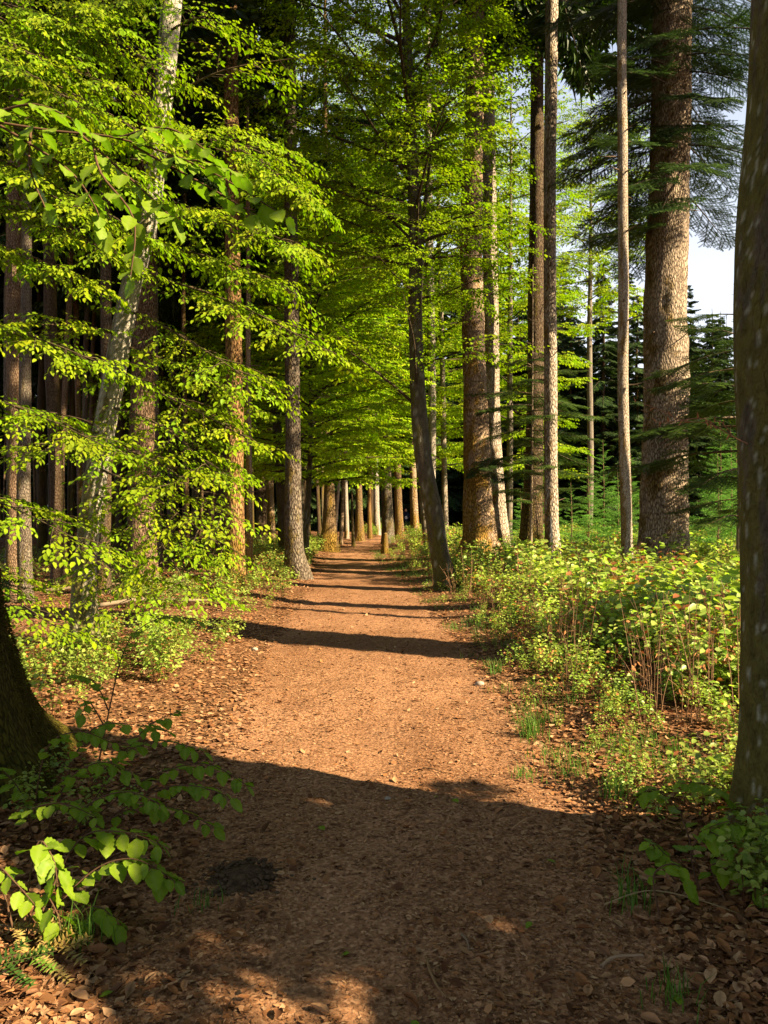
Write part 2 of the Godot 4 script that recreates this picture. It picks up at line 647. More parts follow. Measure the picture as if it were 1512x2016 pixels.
func dry_leaf(g: Geo) -> void:
	# a fallen leaf near the camera, one unit long: rolled edges, twisted midrib, ragged outline
	var col := brown()
	var roll := r(0.15, 0.9)
	var arch := r(-0.25, 0.35)
	var twist := r(-0.6, 0.6)
	var rows := 8
	for k in rows + 1:
		var t := float(k) / rows
		var w := (0.30 + r(-0.025, 0.025)) * pow(sin(PI * clampf(pow(t, 0.85), 0.02, 0.985)), 0.75)
		for s in [-1.0, -0.55, 0.0, 0.55, 1.0]:
			var a: float = s * roll
			var p := Vector3(t - 0.5, absf(s) * sin(absf(a)) * w + arch * (t - 0.5) * (t - 0.5), s * cos(a) * w)
			p = Vector3(p.x, p.y * cos(twist * (t - 0.5)) + p.z * sin(twist * (t - 0.5)), p.z * cos(twist * (t - 0.5)) - p.y * sin(twist * (t - 0.5)))
			g.put(p, Vector3.UP, col * (r(0.82, 1.1) if s != 0.0 else 0.72))
	for k in rows:
		for s in 4:
			var a := k * 5 + s
			g.tri(a, a + 5, a + 1)
			g.tri(a + 1, a + 5, a + 6)
	g.tube(PackedVector3Array([Vector3(-0.62, 0.04, 0), Vector3(-0.48, arch * 0.23, 0)]), PackedFloat32Array([0.012, 0.012]), 3, col * 0.7)


func make_foliage() -> void:
	for k in 4:
		sprays.append(make_spray(20 + k * 2, 0.066, true))
	for k in 3:
		far_sprays.append(make_spray(26 + k * 3, 0.078, false))
	for k in 3:
		fir_branches.append(make_fir_branch(1.9, 19, true))
	for k in 2:
		far_fir_branches.append(make_fir_branch(2.4, 22, false))
	for k in 2:
		larch_fronds.append(make_larch_frond())
	for k in 6:
		plants.append(make_plant(6 + k % 3, 0.62, 0.075, 0.22 if k != 3 else 0.6))
	for k in 3:
		stalks.append(make_stalks())
	for k in 5:
		big_leaves.append(make_big_leaf(100 + k))
	for k in 14:
		var g := Geo.new()
		dry_leaf(g)
		litter_leaves.append(g.mesh(true))
	var b := Geo.new()
	b.tube(curve_through([Vector3.ZERO, Vector3(0.008, 0, 0), Vector3(0.022, 0.001, 0)], 5), PackedFloat32Array([0.0010, 0.0026, 0.0028, 0.0018, 0.0003]), 6, Color(0.30, 0.13, 0.055))
	bud_mesh = b.mesh()

# ---------------------------------------------------------------- the ground

func grid_lines(a: Array) -> PackedFloat32Array:
	# [[from, to, step], ...]
	var out := PackedFloat32Array()
	for s in a:
		var m := int(round((s[1] - s[0]) / s[2]))
		for k in m:
			out.push_back(s[0] + (s[1] - s[0]) * k / m)
	out.push_back(a[-1][1])
	return out


func make_ground() -> void:
	var xs := grid_lines([[-240.0, -40.0, 20.0], [-40.0, -12.0, 2.0], [-12.0, -4.0, 0.35], [-4.0, 4.0, 0.09], [4.0, 12.0, 0.35], [12.0, 40.0, 2.0], [40.0, 240.0, 20.0]])
	var ds := grid_lines([[-160.0, -20.0, 20.0], [-20.0, 0.0, 1.5], [0.0, 1.5, 0.3], [1.5, 12.0, 0.09], [12.0, 24.0, 0.25], [24.0, 60.0, 1.0], [60.0, 120.0, 6.0], [120.0, 320.0, 25.0]])
	var v := PackedVector3Array()
	var c := PackedColorArray()
	var uv := PackedVector2Array()
	var idx := PackedInt32Array()
	for d in ds:
		for x in xs:
			v.push_back(Vector3(x, ground(x, -d), -d))
			var moss := smoothstep(0.1, 0.5, noise.get_noise_2d(x * 0.5 + 90.0, d * 0.5))
			c.push_back(Color(1, 1, 1).lerp(Color(0.62, 0.72, 0.5), moss * 0.6 if x > 0 else moss * 0.25))
			uv.push_back(Vector2(x, d))
	var w := xs.size()
	for a in ds.size() - 1:
		for b in w - 1:
			var k := a * w + b
			idx.append_array([k, k + w, k + 1, k + 1, k + w, k + w + 1])
	var arr := []
	arr.resize(Mesh.ARRAY_MAX)
	arr[Mesh.ARRAY_VERTEX] = v
	arr[Mesh.ARRAY_COLOR] = c
	arr[Mesh.ARRAY_TEX_UV] = uv
	arr[Mesh.ARRAY_TEX_UV2] = uv
	arr[Mesh.ARRAY_INDEX] = idx
	var floor_node := structure("forest_floor", sheet(arr), M.floor)
	# the trodden path, a sheet just above the floor with a ragged edge
	v = PackedVector3Array()
	c = PackedColorArray()
	uv = PackedVector2Array()
	idx = PackedInt32Array()
	var rows := grid_lines([[-14.0, 1.0, 0.6], [1.0, 12.0, 0.08], [12.0, 24.0, 0.18], [24.0, 66.0, 0.7]])
	var cols := 25
	for d in rows:
		var mid := along(PATH_MID, d)
		var half := along(PATH_HALF, d) - 0.12
		for s in cols:
			var t := float(s) / (cols - 1) * 2.0 - 1.0
			var ragged := 0.10 * fine.get_noise_2d(d * 1.7, signf(t) * 31.0) + 0.10 * noise.get_noise_2d(d * 0.5, signf(t) * 17.0)
			var x := mid + t * (half + ragged)
			var lift := 0.006 if absf(t) < 0.99 else -0.01
			v.push_back(Vector3(x, ground(x, -d) + lift, -d))
			# a pale sandy line is worn along the middle
			var sand := sand_at(x, d)
			var damp := smoothstep(0.15, 0.5, noise.get_noise_2d(x * 0.9 + 60.0, d * 0.7)) * (0.6 + 0.4 * fine.get_noise_2d(x * 6.0, d * 6.0))
			c.push_back(Color(1, 1, 1).lerp(Color(0.66, 0.60, 0.56), clampf(damp, 0, 1) * 0.7).lerp(Color(1.25, 1.55, 2.0), sand))
			uv.push_back(Vector2(x, d))
	for a in rows.size() - 1:
		for b in cols - 1:
			var k := a * cols + b
			idx.append_array([k, k + cols, k + 1, k + 1, k + cols, k + cols + 1])
	arr = []
	arr.resize(Mesh.ARRAY_MAX)
	arr[Mesh.ARRAY_VERTEX] = v
	arr[Mesh.ARRAY_COLOR] = c
	arr[Mesh.ARRAY_TEX_UV] = uv
	arr[Mesh.ARRAY_TEX_UV2] = uv
	arr[Mesh.ARRAY_INDEX] = idx
	var path_node := structure("path", sheet(arr), M.path)
	make_litter(floor_node, path_node)


func sheet(arr: Array) -> ArrayMesh:
	var m := ArrayMesh.new()
	m.add_surface_from_arrays(Mesh.PRIMITIVE_TRIANGLES, arr)
	var st := SurfaceTool.new()
	st.create_from(m, 0)
	st.generate_normals()
	return st.commit()


func litter_at(g: Geo, x: float, z: float, long: float, flat: float) -> void:
	var up := (Vector3.UP + unit() * flat).normalized()
	var dir := up.cross(unit()).normalized()
	litter_leaf(g, Vector3(x, ground(x, z) + long * flat * 0.22 + 0.006, z) - dir * long * 0.5, dir, up, long, long * r(0.5, 0.72), brown())


func make_litter(floor_node: Node3D, path_node: Node3D) -> void:
	# the largest fallen leaves near the camera, one by one
	var placed := 0
	while placed < 280:
		var d := r(2.1, 3.9)
		var x := r(-0.53, 0.53) * d
		var e := off_path(x, -d)
		if e < -0.75 and rng.randf() > 0.16 or e < -0.25 and rng.randf() > 0.45:
			continue
		var up := (Vector3.UP + unit() * 0.33).normalized()
		var b := basis_from(up.cross(unit()), up)
		var long := r(0.04, 0.075)
		part(floor_node if e > -0.12 else path_node, "fallen_leaf", litter_leaves[rng.randi() % 14], M.litter, Transform3D(b.scaled_local(Vector3(long, long, long)), Vector3(x, ground(x, -d) + 0.018, -d)))
		placed += 1
	# a few fresh green leaves blown down on the path
	for k in 16:
		var d := r(2.15, 4.2)
		var x := r(-0.5, 0.5) * d
		var up := (Vector3.UP + unit() * 0.2).normalized()
		var b := basis_from(up.cross(unit()), up)
		var s := r(0.03, 0.05)
		part(path_node, "green_leaf", big_leaves[k % 5], M.big_leaf, Transform3D(b.scaled_local(Vector3(s, s, s)), Vector3(x, ground(x, -d) + 0.02, -d)))
	var g := Geo.new()
	for k in 150000:
		var d := 1.9 + 36.0 * pow(rng.randf(), 2.0)
		var wide := 0.62 * d + 1.0
		var x := r(-wide, wide)
		var e := off_path(x, -d)
		if e < 0.0 and rng.randf() > 0.30 + 0.55 * smoothstep(-0.9, 0.0, e) + (0.1 if d > 6 else 0.0):
			continue
		var long := r(0.02, 0.055) * (1.0 if e > -0.3 else 0.6) * (1.0 + d * 0.018)
		if e < -0.2 and rng.randf() < sand_at(x, d):
			continue
		litter_at(g, x, -d, long, 0.32 if e > -0.2 else 0.26)
	# single curled leaves lying proud on the path
	for k in 700:
		var d := 2.2 + 12.0 * pow(rng.randf(), 1.4)
		var x := along(PATH_MID, d) + r(-1.3, 1.3)
		litter_at(g, x, -d, r(0.028, 0.06), 0.55)
	var bed := part(floor_node, "leaf_litter", g.mesh(), M.litter)
	bed.set_meta("kind", "stuff")
	# crumbs of leaf and needle trodden into the path
	var crumbs := Geo.new()
	for k in 60000:
		var d := 1.9 + 15.0 * pow(rng.randf(), 1.7)
		var x := along(PATH_MID, d) + r(-1.25, 1.25)
		if rng.randf() < sand_at(x, d) * 0.9:
			continue
		var up := (Vector3.UP + unit() * 0.22).normalized()
		var dir := up.cross(unit()).normalized()
		var long := r(0.010, 0.032)
		crumbs.leaf(Vector3(x, ground(x, -d) + 0.010, -d), dir, up, long, long * r(0.12, 0.6), brown(), false)
	var scraps := part(path_node, "leaf_litter", crumbs.mesh(), M.litter)
	scraps.set_meta("kind", "stuff")


# ---------------------------------------------------------------- trees

# look: base colour, second colour, moss colour, moss amount, lichen amount, ridge depth, root flare
const LOOKS := {
	"brown": [[0.190, 0.122, 0.078], [0.290, 0.205, 0.140], [0.150, 0.105, 0.018], 0.35, 0.1, 0.075, 0.22],
	"ochre": [[0.250, 0.140, 0.060], [0.360, 0.225, 0.105], [0.205, 0.135, 0.020], 0.55, 0.1, 0.075, 0.22],
	"golden": [[0.200, 0.130, 0.075], [0.300, 0.215, 0.125], [0.270, 0.175, 0.028], 0.62, 0.1, 0.075, 0.30],
	"tan": [[0.370, 0.260, 0.175], [0.520, 0.405, 0.300], [0.290, 0.175, 0.022], 0.80, 0.25, 0.075, 0.25],
	"grey": [[0.145, 0.118, 0.092], [0.245, 0.207, 0.167], [0.170, 0.125, 0.025], 0.42, 0.3, 0.04, 0.2],
	"pale": [[0.430, 0.355, 0.285], [0.620, 0.545, 0.465], [0.250, 0.150, 0.030], 0.30, 0.4, 0.035, 0.2],
	"white": [[0.400, 0.360, 0.310], [0.560, 0.520, 0.470], [0.270, 0.180, 0.022], 0.40, 0.4, 0.03, 0.2],
	"dark": [[0.105, 0.076, 0.050], [0.165, 0.122, 0.084], [0.125, 0.100, 0.018], 0.5, 0.15, 0.06, 0.25],
	"beech": [[0.300, 0.270, 0.215], [0.430, 0.400, 0.330], [0.120, 0.100, 0.016], 0.80, 0.5, 0.02, 0.3],
	"shaded_mossy_beech": [[0.074, 0.058, 0.037], [0.118, 0.096, 0.064], [0.085, 0.074, 0.014], 0.6, 0.45, 0.03, 0.3],  # bark colour lowered to stand in for shade; moss and lichen are real
	"shaded_brown": [[0.095, 0.065, 0.042], [0.150, 0.108, 0.074], [0.110, 0.085, 0.016], 0.35, 0.1, 0.06, 0.2],  # brown bark darkened to paint in the shade of the left stand
	"great": [[0.330, 0.260, 0.198], [0.490, 0.410, 0.325], [0.160, 0.105, 0.020], 0.22, 0.15, 0.075, 0.16],
	"stump": [[0.060, 0.045, 0.022], [0.085, 0.065, 0.030], [0.070, 0.062, 0.010], 1.4, 0.0, 0.10, 0.3],
}


func trunk_mesh(pts: Array, look: Array, sides: int, step: float, salt: float) -> ArrayMesh:
	# pts: [x, y, radius] from the foot up, in world coordinates; the mesh is built round its foot
	var g := Geo.new()
	var x0: float = pts[1][0]
	var top: float = pts[-1][1]
	var ys := PackedFloat32Array()
	var y: float = pts[0][1]
	while y < top:
		ys.push_back(y)
		y += step if y < 15.0 else maxf(step, 0.7)
	ys.push_back(top)
	var base := Color(look[0][0], look[0][1], look[0][2])
	var alt := Color(look[1][0], look[1][1], look[1][2])
	var moss := Color(look[2][0], look[2][1], look[2][2])
	var lichen := Color(0.42, 0.42, 0.33)
	var seg := 0
	var lobes := 3 + int(absf(salt * 7.3)) % 3
	var about: float = TAU * pts[mini(2, pts.size() - 1)][2]
	for yy in ys:
		while seg < pts.size() - 2 and yy > pts[seg + 1][1]:
			seg += 1
		var a: Array = pts[seg]
		var b: Array = pts[seg + 1]
		var pre: Array = pts[maxi(seg - 1, 0)]
		var post: Array = pts[mini(seg + 2, pts.size() - 1)]
		var t: float = clampf((yy - a[1]) / (b[1] - a[1]), 0, 1)
		var span: float = b[1] - a[1]
		var cx := cubic_interpolate_in_time(a[0], b[0], pre[0], post[0], t, span, pre[1] - a[1], post[1] - a[1]) - x0
		var rad: float = lerpf(a[2], b[2], t)
		var cz := 0.05 * noise.get_noise_2d(yy * 0.12, salt * 9.0) * minf(yy, 3.0)
		var foot := exp(-maxf(yy, 0.0) / (rad * 1.6 + 0.05))
		for s in sides + 1:
			var th := TAU * (s % sides) / sides
			var ca := cos(th)
			var sa := sin(th)
			var ridge := fine.get_noise_3d(ca * 2.6 + salt * 11.0, yy * 0.9, sa * 2.6)
			var big := noise.get_noise_3d(ca * 0.8 + salt * 5.0, yy * 0.45, sa * 0.8)
			var rr: float = rad * (1.0 + look[5] * ridge + look[5] * 1.1 * big + foot * look[6] * (0.45 + 0.75 * cos(lobes * th + salt * 3.0)))
			var p := Vector3(cx + ca * rr, yy, cz + sa * rr)
			var q := Vector3(ca * 0.5, yy, sa * 0.5)
			var n1 := noise.get_noise_3d(q.x * 2.2 + salt * 3.0, q.y * 1.1, q.z * 2.2)
			var n2 := fine.get_noise_3d(q.x * 6.0 + salt, q.y * 5.0, q.z * 6.0 + 7.0)
			var col := base.lerp(alt, clampf(0.5 + 0.7 * n1 + 0.35 * n2, 0, 1))
			var grows: float = 0.5 + 0.55 * n1 + 0.3 * n2 + look[3] * (0.25 + 0.85 * exp(-maxf(yy, 0.0) / 1.3)) - 0.28 * ca
			col = col.lerp(moss, smoothstep(0.72, 0.98, grows) * 0.9)
			var spot := fine.get_noise_3d(q.x * 9.0 + 50.0, q.y * 7.0, q.z * 9.0 + salt * 2.0)
			col = col.lerp(lichen if look[3] < 0.9 else col, smoothstep(0.42, 0.6, spot) * look[4])
			g.put(p, Vector3.UP, col, Vector2(float(s) / sides * maxf(about, 0.4), yy))
	var w := sides + 1
	for k in ys.size() - 1:
		for s in sides:
			var a := k * w + s
			g.tri(a, a + 1, a + w)
			g.tri(a + 1, a + w + 1, a + w)
	return g.mesh(true)


func foot_of(key: String) -> Vector3:
	var t: Array = TRUNKS[key]
	var x: float = t[1][1][0]
	var z: float = t[0]
	return Vector3(x, ground(x, z), z)


func centre_at(key: String, h: float) -> Vector3:
	# a point on the trunk's axis at that height, from the foot
	var pts: Array = TRUNKS[key][1]
	for k in pts.size() - 1:
		if h <= pts[k + 1][1]:
			var t: float = clampf((h - pts[k][1]) / (pts[k + 1][1] - pts[k][1]), 0, 1)
			return Vector3(lerpf(pts[k][0], pts[k + 1][0], t) - pts[1][0], h, 0)
	return Vector3(pts[-1][0] - pts[1][0], h, 0)


func radius_at(key: String, h: float) -> float:
	var pts: Array = TRUNKS[key][1]
	for k in pts.size() - 1:
		if h <= pts[k + 1][1]:
			return lerpf(pts[k][2], pts[k + 1][2], clampf((h - pts[k][1]) / (pts[k + 1][1] - pts[k][1]), 0, 1))
	return 0.02


func tree(kind: String, key: String, label: String, look: String, mat: Material, group := "") -> Node3D:
	var o := thing(kind, label, "tree", foot_of(key), group)
	var d: float = -TRUNKS[key][0]
	var rad: float = TRUNKS[key][1][2][2]
	var sides := 14 if d > 26 else (22 if d > 10 else (34 if d > 5 else 72))
	if rad > 0.3:
		sides += 8
	part(o, "trunk", trunk_mesh(TRUNKS[key][1], LOOKS[look], sides, 0.30 if d > 26 else (0.09 if d > 10 else (0.05 if d > 5 else 0.022)), d * 0.37 + rad), M.coarse_bark if mat == M.bark and d > 10 and rad > 0.17 else mat)
	return o


func stubs(o: Node3D, key: String, count: int, from: float, to: float) -> void:
	for k in count:
		var h := r(from, to)
		var a := r(-0.3, PI + 0.3)
		var out := Vector3(cos(a), r(-0.15, 0.35), sin(a)).normalized()
		var c := centre_at(key, h)
		var rad := radius_at(key, h)
		var long := r(0.08, 0.4)
		var g := Geo.new()
		g.tube(curve_through([c + out * rad * 0.8, c + out * (rad + long * 0.6), c + out * (rad + long) + Vector3(0, r(-0.05, 0.05), 0)], 4), taper(4, 0.017, 0.004), 4, Color(0.12, 0.085, 0.055))
		part(o, "branch_stub", g.mesh(), M.twig)


func conifer_crown(o: Node3D, key: String, h0: float, reach: float, count: int, near: bool, shape := 0.0, bright := 1.0) -> void:
	var top: float = TRUNKS[key][1][-1][1]
	var where: Array[Array] = [[], [], []]
	var set_of := fir_branches if near else far_fir_branches
	var lists: Array = []
	var tints: Array = []
	for m in set_of.size():
		var a: Array[Transform3D] = []
		lists.append(a)
		tints.append(PackedColorArray())
	for k in count:
		var t := (k + rng.randf()) / count
		var h := lerpf(h0, top - 0.4, t)
		var az := k * 2.39996 + r(-0.5, 0.5)
		var long := reach * (pow(1.0 - t, 0.8) * (1.0 - shape) + shape * sin(PI * clampf(t * 0.8 + 0.2, 0, 1))) * r(0.7, 1.15) + 0.25
		var c := centre_at(key, h)
		var droop := r(-0.42, -0.08) if t < 0.7 else r(-0.1, 0.35)
		var dir := Vector3(cos(az), droop, sin(az))
		var b := basis_from(dir, Vector3.UP + unit() * 0.15)
		var s := long / (1.9 if near else 2.4)
		var m := rng.randi() % set_of.size()
		var grow := clampf(s, 0.55, 1.6)
		lists[m].append(Transform3D(Basis(b.x * s, b.y * grow, b.z * grow), c))
		var tone := r(0.75, 1.25) * bright
		tints[m].append(Color(tone, tone, tone))
	for m in set_of.size():
		if lists[m].size():
			copies(o, "crown", set_of[m], M.needle, lists[m], tints[m])


class Limbs:
	var where: Array = []
	var tint: Array = []
	var count := 0

	func _init(kinds: int) -> void:
		for k in kinds:
			var a: Array[Transform3D] = []
			where.append(a)
			tint.append(PackedColorArray())


func limb(o: Node3D, into: Limbs, from: Vector3, to: Vector3, side_len: float, thick: float, sag: float, gap: float, tone: float, bark: Color, spray_scale := 1.0) -> void:
	# one branch: a curved bough, side twigs left and right in one flat tier, leaf sprays along them
	var long := from.distance_to(to)
	var mid := from.lerp(to, 0.5) + Vector3(r(-0.05, 0.05) * long, sag * long, r(-0.06, 0.06) * long)
	var m := maxi(6, int(long / 0.18))
	var line := curve_through([from, from.lerp(mid, 0.5) + Vector3(0, 0.3 * sag * long, 0), mid, mid.lerp(to, 0.5) + Vector3(0, 0.2 * sag * long, 0), to], m)
	var g := Geo.new()
	g.tube(line, taper(m, thick, 0.003), 5, bark)
	var walk := long * 0.10
	var k := 0
	while walk < long:
		var f := walk / long * (m - 1)
		var a := mini(int(f), m - 2)
		var p := line[a].lerp(line[a + 1], f - a)
		var tan := (line[a + 1] - line[a]).normalized()
		var side := tan.cross(Vector3.UP).normalized()
		var sgn := 1.0 if k % 2 == 0 else -1.0
		var t := walk / long
		var reach := side_len * (0.35 + 1.1 * sin(PI * clampf(t * 0.75 + 0.2, 0, 1))) * r(0.6, 1.15)
		if t < 0.25:
			reach *= 0.5
		var dir := (tan * r(0.45, 0.8) + side * sgn * r(0.6, 0.95) + Vector3(0, r(-0.22, 0.12), 0)).normalized()
		var tw := curve_through([p, p + dir * reach * 0.55 + Vector3(0, 0.02, 0), p + dir * reach + Vector3(0, -0.08 * reach, 0)], 4)
		if reach > 0.2:
			g.tube(tw, taper(4, minf(thick * 0.4, 0.007), 0.002), 3, bark)
		var q := 0.0
		while q < reach or q == 0.0:
			var at := tw[mini(int(q / maxf(reach, 0.01) * 3.0), 2)].lerp(tw[3], 0.15) if reach > 0.2 else p
			var fan := dir.rotated(Vector3.UP, r(-0.75, 0.75))
			fan.y += r(-0.30, 0.10)
			spray(into, at, fan, spray_scale, tone)
			q += 0.22 * spray_scale
		k += 1
		walk += gap * r(0.7, 1.3)
	spray(into, line[m - 2], line[m - 1] - line[m - 2], spray_scale, tone)
	part(o, "branch", g.mesh(), M.twig)


func spray(into: Limbs, at: Vector3, dir: Vector3, scale_by: float, tone: float) -> void:
	var b := basis_from(dir, Vector3.UP + unit() * 0.22)
	var s := scale_by * r(0.75, 1.2)
	var kind := rng.randi() % into.where.size()
	into.where[kind].append(Transform3D(b.scaled_local(Vector3(s, s, s)), at))
	var v := tone * r(0.8, 1.15)
	into.tint[kind].append(Color(v * r(0.82, 1.15), v, v * r(0.8, 1.6)))
	into.count += 1


func finish_crown(o: Node3D, into: Limbs, meshes: Array[Mesh], mat: Material) -> void:
	for k in meshes.size():
		if into.where[k].size():
			copies(o, "crown", meshes[k], mat, into.where[k], into.tint[k])


func beech_crown(o: Node3D, key: String, h0: float, h1: float, reach: float, count: int, side_len: float, near: bool, rise: float, tone: float, scale_by := 1.0) -> void:
	var set_of := sprays if near else far_sprays
	var into := Limbs.new(set_of.size())
	for k in count:
		var t := (k + rng.randf()) / count
		var h := lerpf(h0, h1, t)
		var az := k * 2.39996 + r(-0.4, 0.4)
		var long := reach * (0.55 + 0.6 * sin(PI * clampf(t * 0.85 + 0.15, 0, 1))) * r(0.7, 1.15)
		var c := centre_at(key, h)
		var up := rise * r(0.5, 1.3) * (0.25 + t)
		var to := c + Vector3(cos(az), up, sin(az)) * long
		limb(o, into, c, to, side_len * r(0.8, 1.2), 0.012 + 0.010 * long, 0.05, 0.26 * scale_by, tone, Color(0.050, 0.036, 0.024), scale_by)
	finish_crown(o, into, set_of, M.leaf)


func limbs_from(o: Node3D, into: Limbs, table: Array, tone: float) -> void:
	for b in table:
		limb(o, into, Vector3(b[0], b[1], b[2]) - o.position, Vector3(b[3], b[4], b[5]) - o.position, b[6], 0.016, 0.04, 0.125 if b[1] > 4.3 else 0.155, tone, Color(0.075, 0.055, 0.035), 0.82)


func make_trees() -> void:
	# the two beeches whose tiers of leaves fill the left of the picture
	var o := tree("beech_tree", "pale_leaning_beech", "slender pale beech leaning to the path behind bright tiers of leaves", "beech", M.smooth_bark)
	var into := Limbs.new(sprays.size())
	limbs_from(o, into, LEANING_BEECH_LIMBS, 1.0)
	for k in 12:
		var h := r(7.0, 12.0)
		var az := r(0, TAU)
		limb(o, into, centre_at("pale_leaning_beech", h), centre_at("pale_leaning_beech", h) + Vector3(cos(az), r(0.1, 0.6), sin(az)) * r(1.2, 2.2), 0.5, 0.02, 0.05, 0.3, 1.0, Color(0.075, 0.055, 0.035), 1.0)
	finish_crown(o, into, sprays, M.leaf)
	o = side_tree("beech_tree", "beech tree whose long leafy branches reach in from the left edge", Vector3(-5.1, 0, -7.8), 0.16, 13.0, "beech", M.smooth_bark)
	into = Limbs.new(sprays.size())
	limbs_from(o, into, HIDDEN_BEECH_LIMBS, 1.0)
	finish_crown(o, into, sprays, M.leaf)
	# the dark beech by the path
	o = tree("beech_tree", "path_beech", "dark leaning beech trunk beside the path under its wide green crown", "shaded_mossy_beech", M.smooth_bark)
	var into_path := Limbs.new(sprays.size())
	for b in PATH_BEECH_LIMBS:
		limb(o, into_path, Vector3(b[0], b[1], b[2]), Vector3(b[3], b[4], b[5]), b[6], b[7], 0.03, 0.22, 1.0, Color(0.045, 0.032, 0.022), 1.05)
	for k in 62:
		var t := (k + rng.randf()) / 62.0
		var h := lerpf(5.6, 15.2, t)
		var az := k * 2.39996 + r(-0.4, 0.4)
		var long := (1.5 + 2.3 * sin(PI * clampf(t * 0.8 + 0.12, 0, 1))) * r(0.75, 1.1)
		if cos(az) > 0.2:
			long *= 0.72
		var c := centre_at("path_beech", h)
		limb(o, into_path, c, c + Vector3(cos(az), lerpf(0.12, 0.75, minf(t * 1.6, 1.0)) * r(0.6, 1.2), sin(az)) * long, 0.85, 0.014 + 0.008 * long, 0.03, 0.22, 1.0, Color(0.045, 0.032, 0.022), 1.05)
	finish_crown(o, into_path, sprays, M.leaf)
	# conifers left of the path
	tree_with_crown("left_pair_a", "tall brown spruce at the far left, outer one of a close pair", "brown", 12.0, 2.6, 34)
	tree_with_crown("left_pair_b", "thinner mottled spruce at the far left, inner one of a close pair", "grey", 10.0, 2.2, 30)
	tree_with_crown("dark_broad", "broad shaded brown trunk behind the pale leaning beech", "brown", 13.0, 3.2, 44)
	tree_with_crown("grey_behind_broad", "slim grey-brown trunk just right of the broad shaded one", "grey", 12.0, 2.2, 30)
	o = tree_with_crown("mossy_spruce", "straight orange-brown spruce trunk with moss, standing left of the path", "ochre", 13.0, 2.6, 40)
	stubs(o, "mossy_spruce", 9, 2.0, 10.5)
	o = tree_with_crown("slim_companion", "very slim pole right beside the mossy orange-brown spruce", "tan", 11.0, 1.3, 16)
	stubs(o, "slim_companion", 7, 1.5, 8.0)
	tree_with_crown("flared_spruce", "grey spruce with a flared mossy foot at the left path edge", "grey", 14.0, 2.8, 42)
	tree_with_crown("dark_leaning", "dark trunk leaning left, behind the flared grey spruce", "dark", 12.0, 2.4, 30)
	tree_with_crown("ochre_pole", "ochre-lit pole in the gap left of the flared grey spruce", "tan", 12.0, 2.2, 26)
	tree_with_crown("golden_moss", "trunk with golden moss on its wide foot, left of the far path", "golden", 13.0, 2.6, 34)
	tree_with_crown("thin_pale_leaning", "thin pale stem leaning right behind the golden mossy trunk", "pale", 7.0, 1.2, 12)
	tree_with_crown("white_slim", "slim white trunk with mossy foot at the far end of the path", "white", 13.0, 2.2, 22)
	o = tree("tree_snag", "short_dead_stem", "short dark dead stem at the left edge of the far path", "dark", M.bark)
	tree_with_crown("yellow_moss", "yellow-mossed trunk at the left bend of the far path", "golden", 13.0, 2.6, 30)
	tree_with_crown("orange_slim", "slim orange-brown trunk where the far path bends away", "ochre", 13.0, 2.2, 22)
	tree_with_crown("white_thick", "thick white trunk with mossy foot at the end of the path", "white", 14.0, 2.6, 30)
	tree_with_crown("dark_behind_white", "dark trunk close behind the thick white one at the path's end", "dark", 14.0, 2.6, 26)
	tree_with_crown("grey_smooth", "smooth grey trunk behind a mossy stump, right of the far path", "grey", 13.0, 2.6, 30)
	tree_with_crown("brown_mossy", "brown mossy trunk to the left of the walking person", "golden", 13.0, 2.6, 28)
	tree_with_crown("tan_spruce", "tan sunlit trunk to the right of the walking person", "tan", 13.0, 2.6, 30)
	# right of the path
	tree_with_crown("pale_pole", "pale sunlit pole standing close behind the dark leaning beech", "white", 15.0, 2.4, 32)
	tree_with_crown("thin_pole", "thin grey pole between the dark beech and the great paired trunks", "pale", 13.0, 1.8, 24)
	o = tree_with_crown("great_pair_a", "massive fir trunk with golden moss at its foot, front of a pair", "tan", 16.0, 3.6, 52)
	stubs(o, "great_pair_a", 8, 3.0, 13.0)
	low_bough(o, Vector3(0.25, 2.95, 0.45), Vector3(-0.35, -0.35, 0.9), 1.0)
	low_bough(o, Vector3(0.15, 2.6, 0.5), Vector3(0.25, -0.45, 0.9), 0.8)
	low_bough(o, Vector3(0.05, 2.75, 0.5), Vector3(-0.75, -0.5, 0.6), 0.8)
	tree_with_crown("great_pair_b", "tall pale fir trunk standing behind the massive mossy one", "pale", 17.0, 3.2, 46)
	o = tree_with_crown("dark_mossy_twin", "dark mossy trunk close behind a pale sunlit one", "dark", 15.0, 3.0, 44)
	stubs(o, "dark_mossy_twin", 7, 3.0, 13.0)
	o = tree_with_crown("pale_twin", "pale sunlit spruce trunk in front of a dark mossy one", "pale", 14.0, 2.8, 44)
	stubs(o, "pale_twin", 14, 1.5, 13.0)
	o = tree_with_crown("slim_spruce", "slim mottled spruce trunk rising from the right-hand bushes", "pale", 12.5, 1.7, 34)
	stubs(o, "slim_spruce", 14, 1.5, 10.5)
	o = tree("fir_tree", "great_fir", "largest fir trunk, thick and flaky, at the right with dark drooping boughs", "great", M.bark)
	great_boughs(o)
	stubs(o, "great_fir", 12, 2.0, 9.5)
	# the near trunk at the right edge, in shade
	o = tree("beech_tree", "near_right", "near dark beech trunk with lichen patches along the right edge", "shaded_mossy_beech", M.smooth_bark)
	beech_crown(o, "near_right", 9.0, 14.5, 2.2, 20, 0.8, false, 0.5, 1.0, 1.2)
	bud_twig(o)
	# understorey beeches along the path and behind
	o = tree("beech_tree", "slim_beside_path", "slim beech with low leafy tiers at the left path edge", "shaded_mossy_beech", M.smooth_bark)
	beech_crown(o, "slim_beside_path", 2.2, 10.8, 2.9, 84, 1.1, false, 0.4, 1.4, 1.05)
	o = tree("beech_tree", "slim_brown", "slim young beech with bright leaves over the far path", "brown", M.smooth_bark)
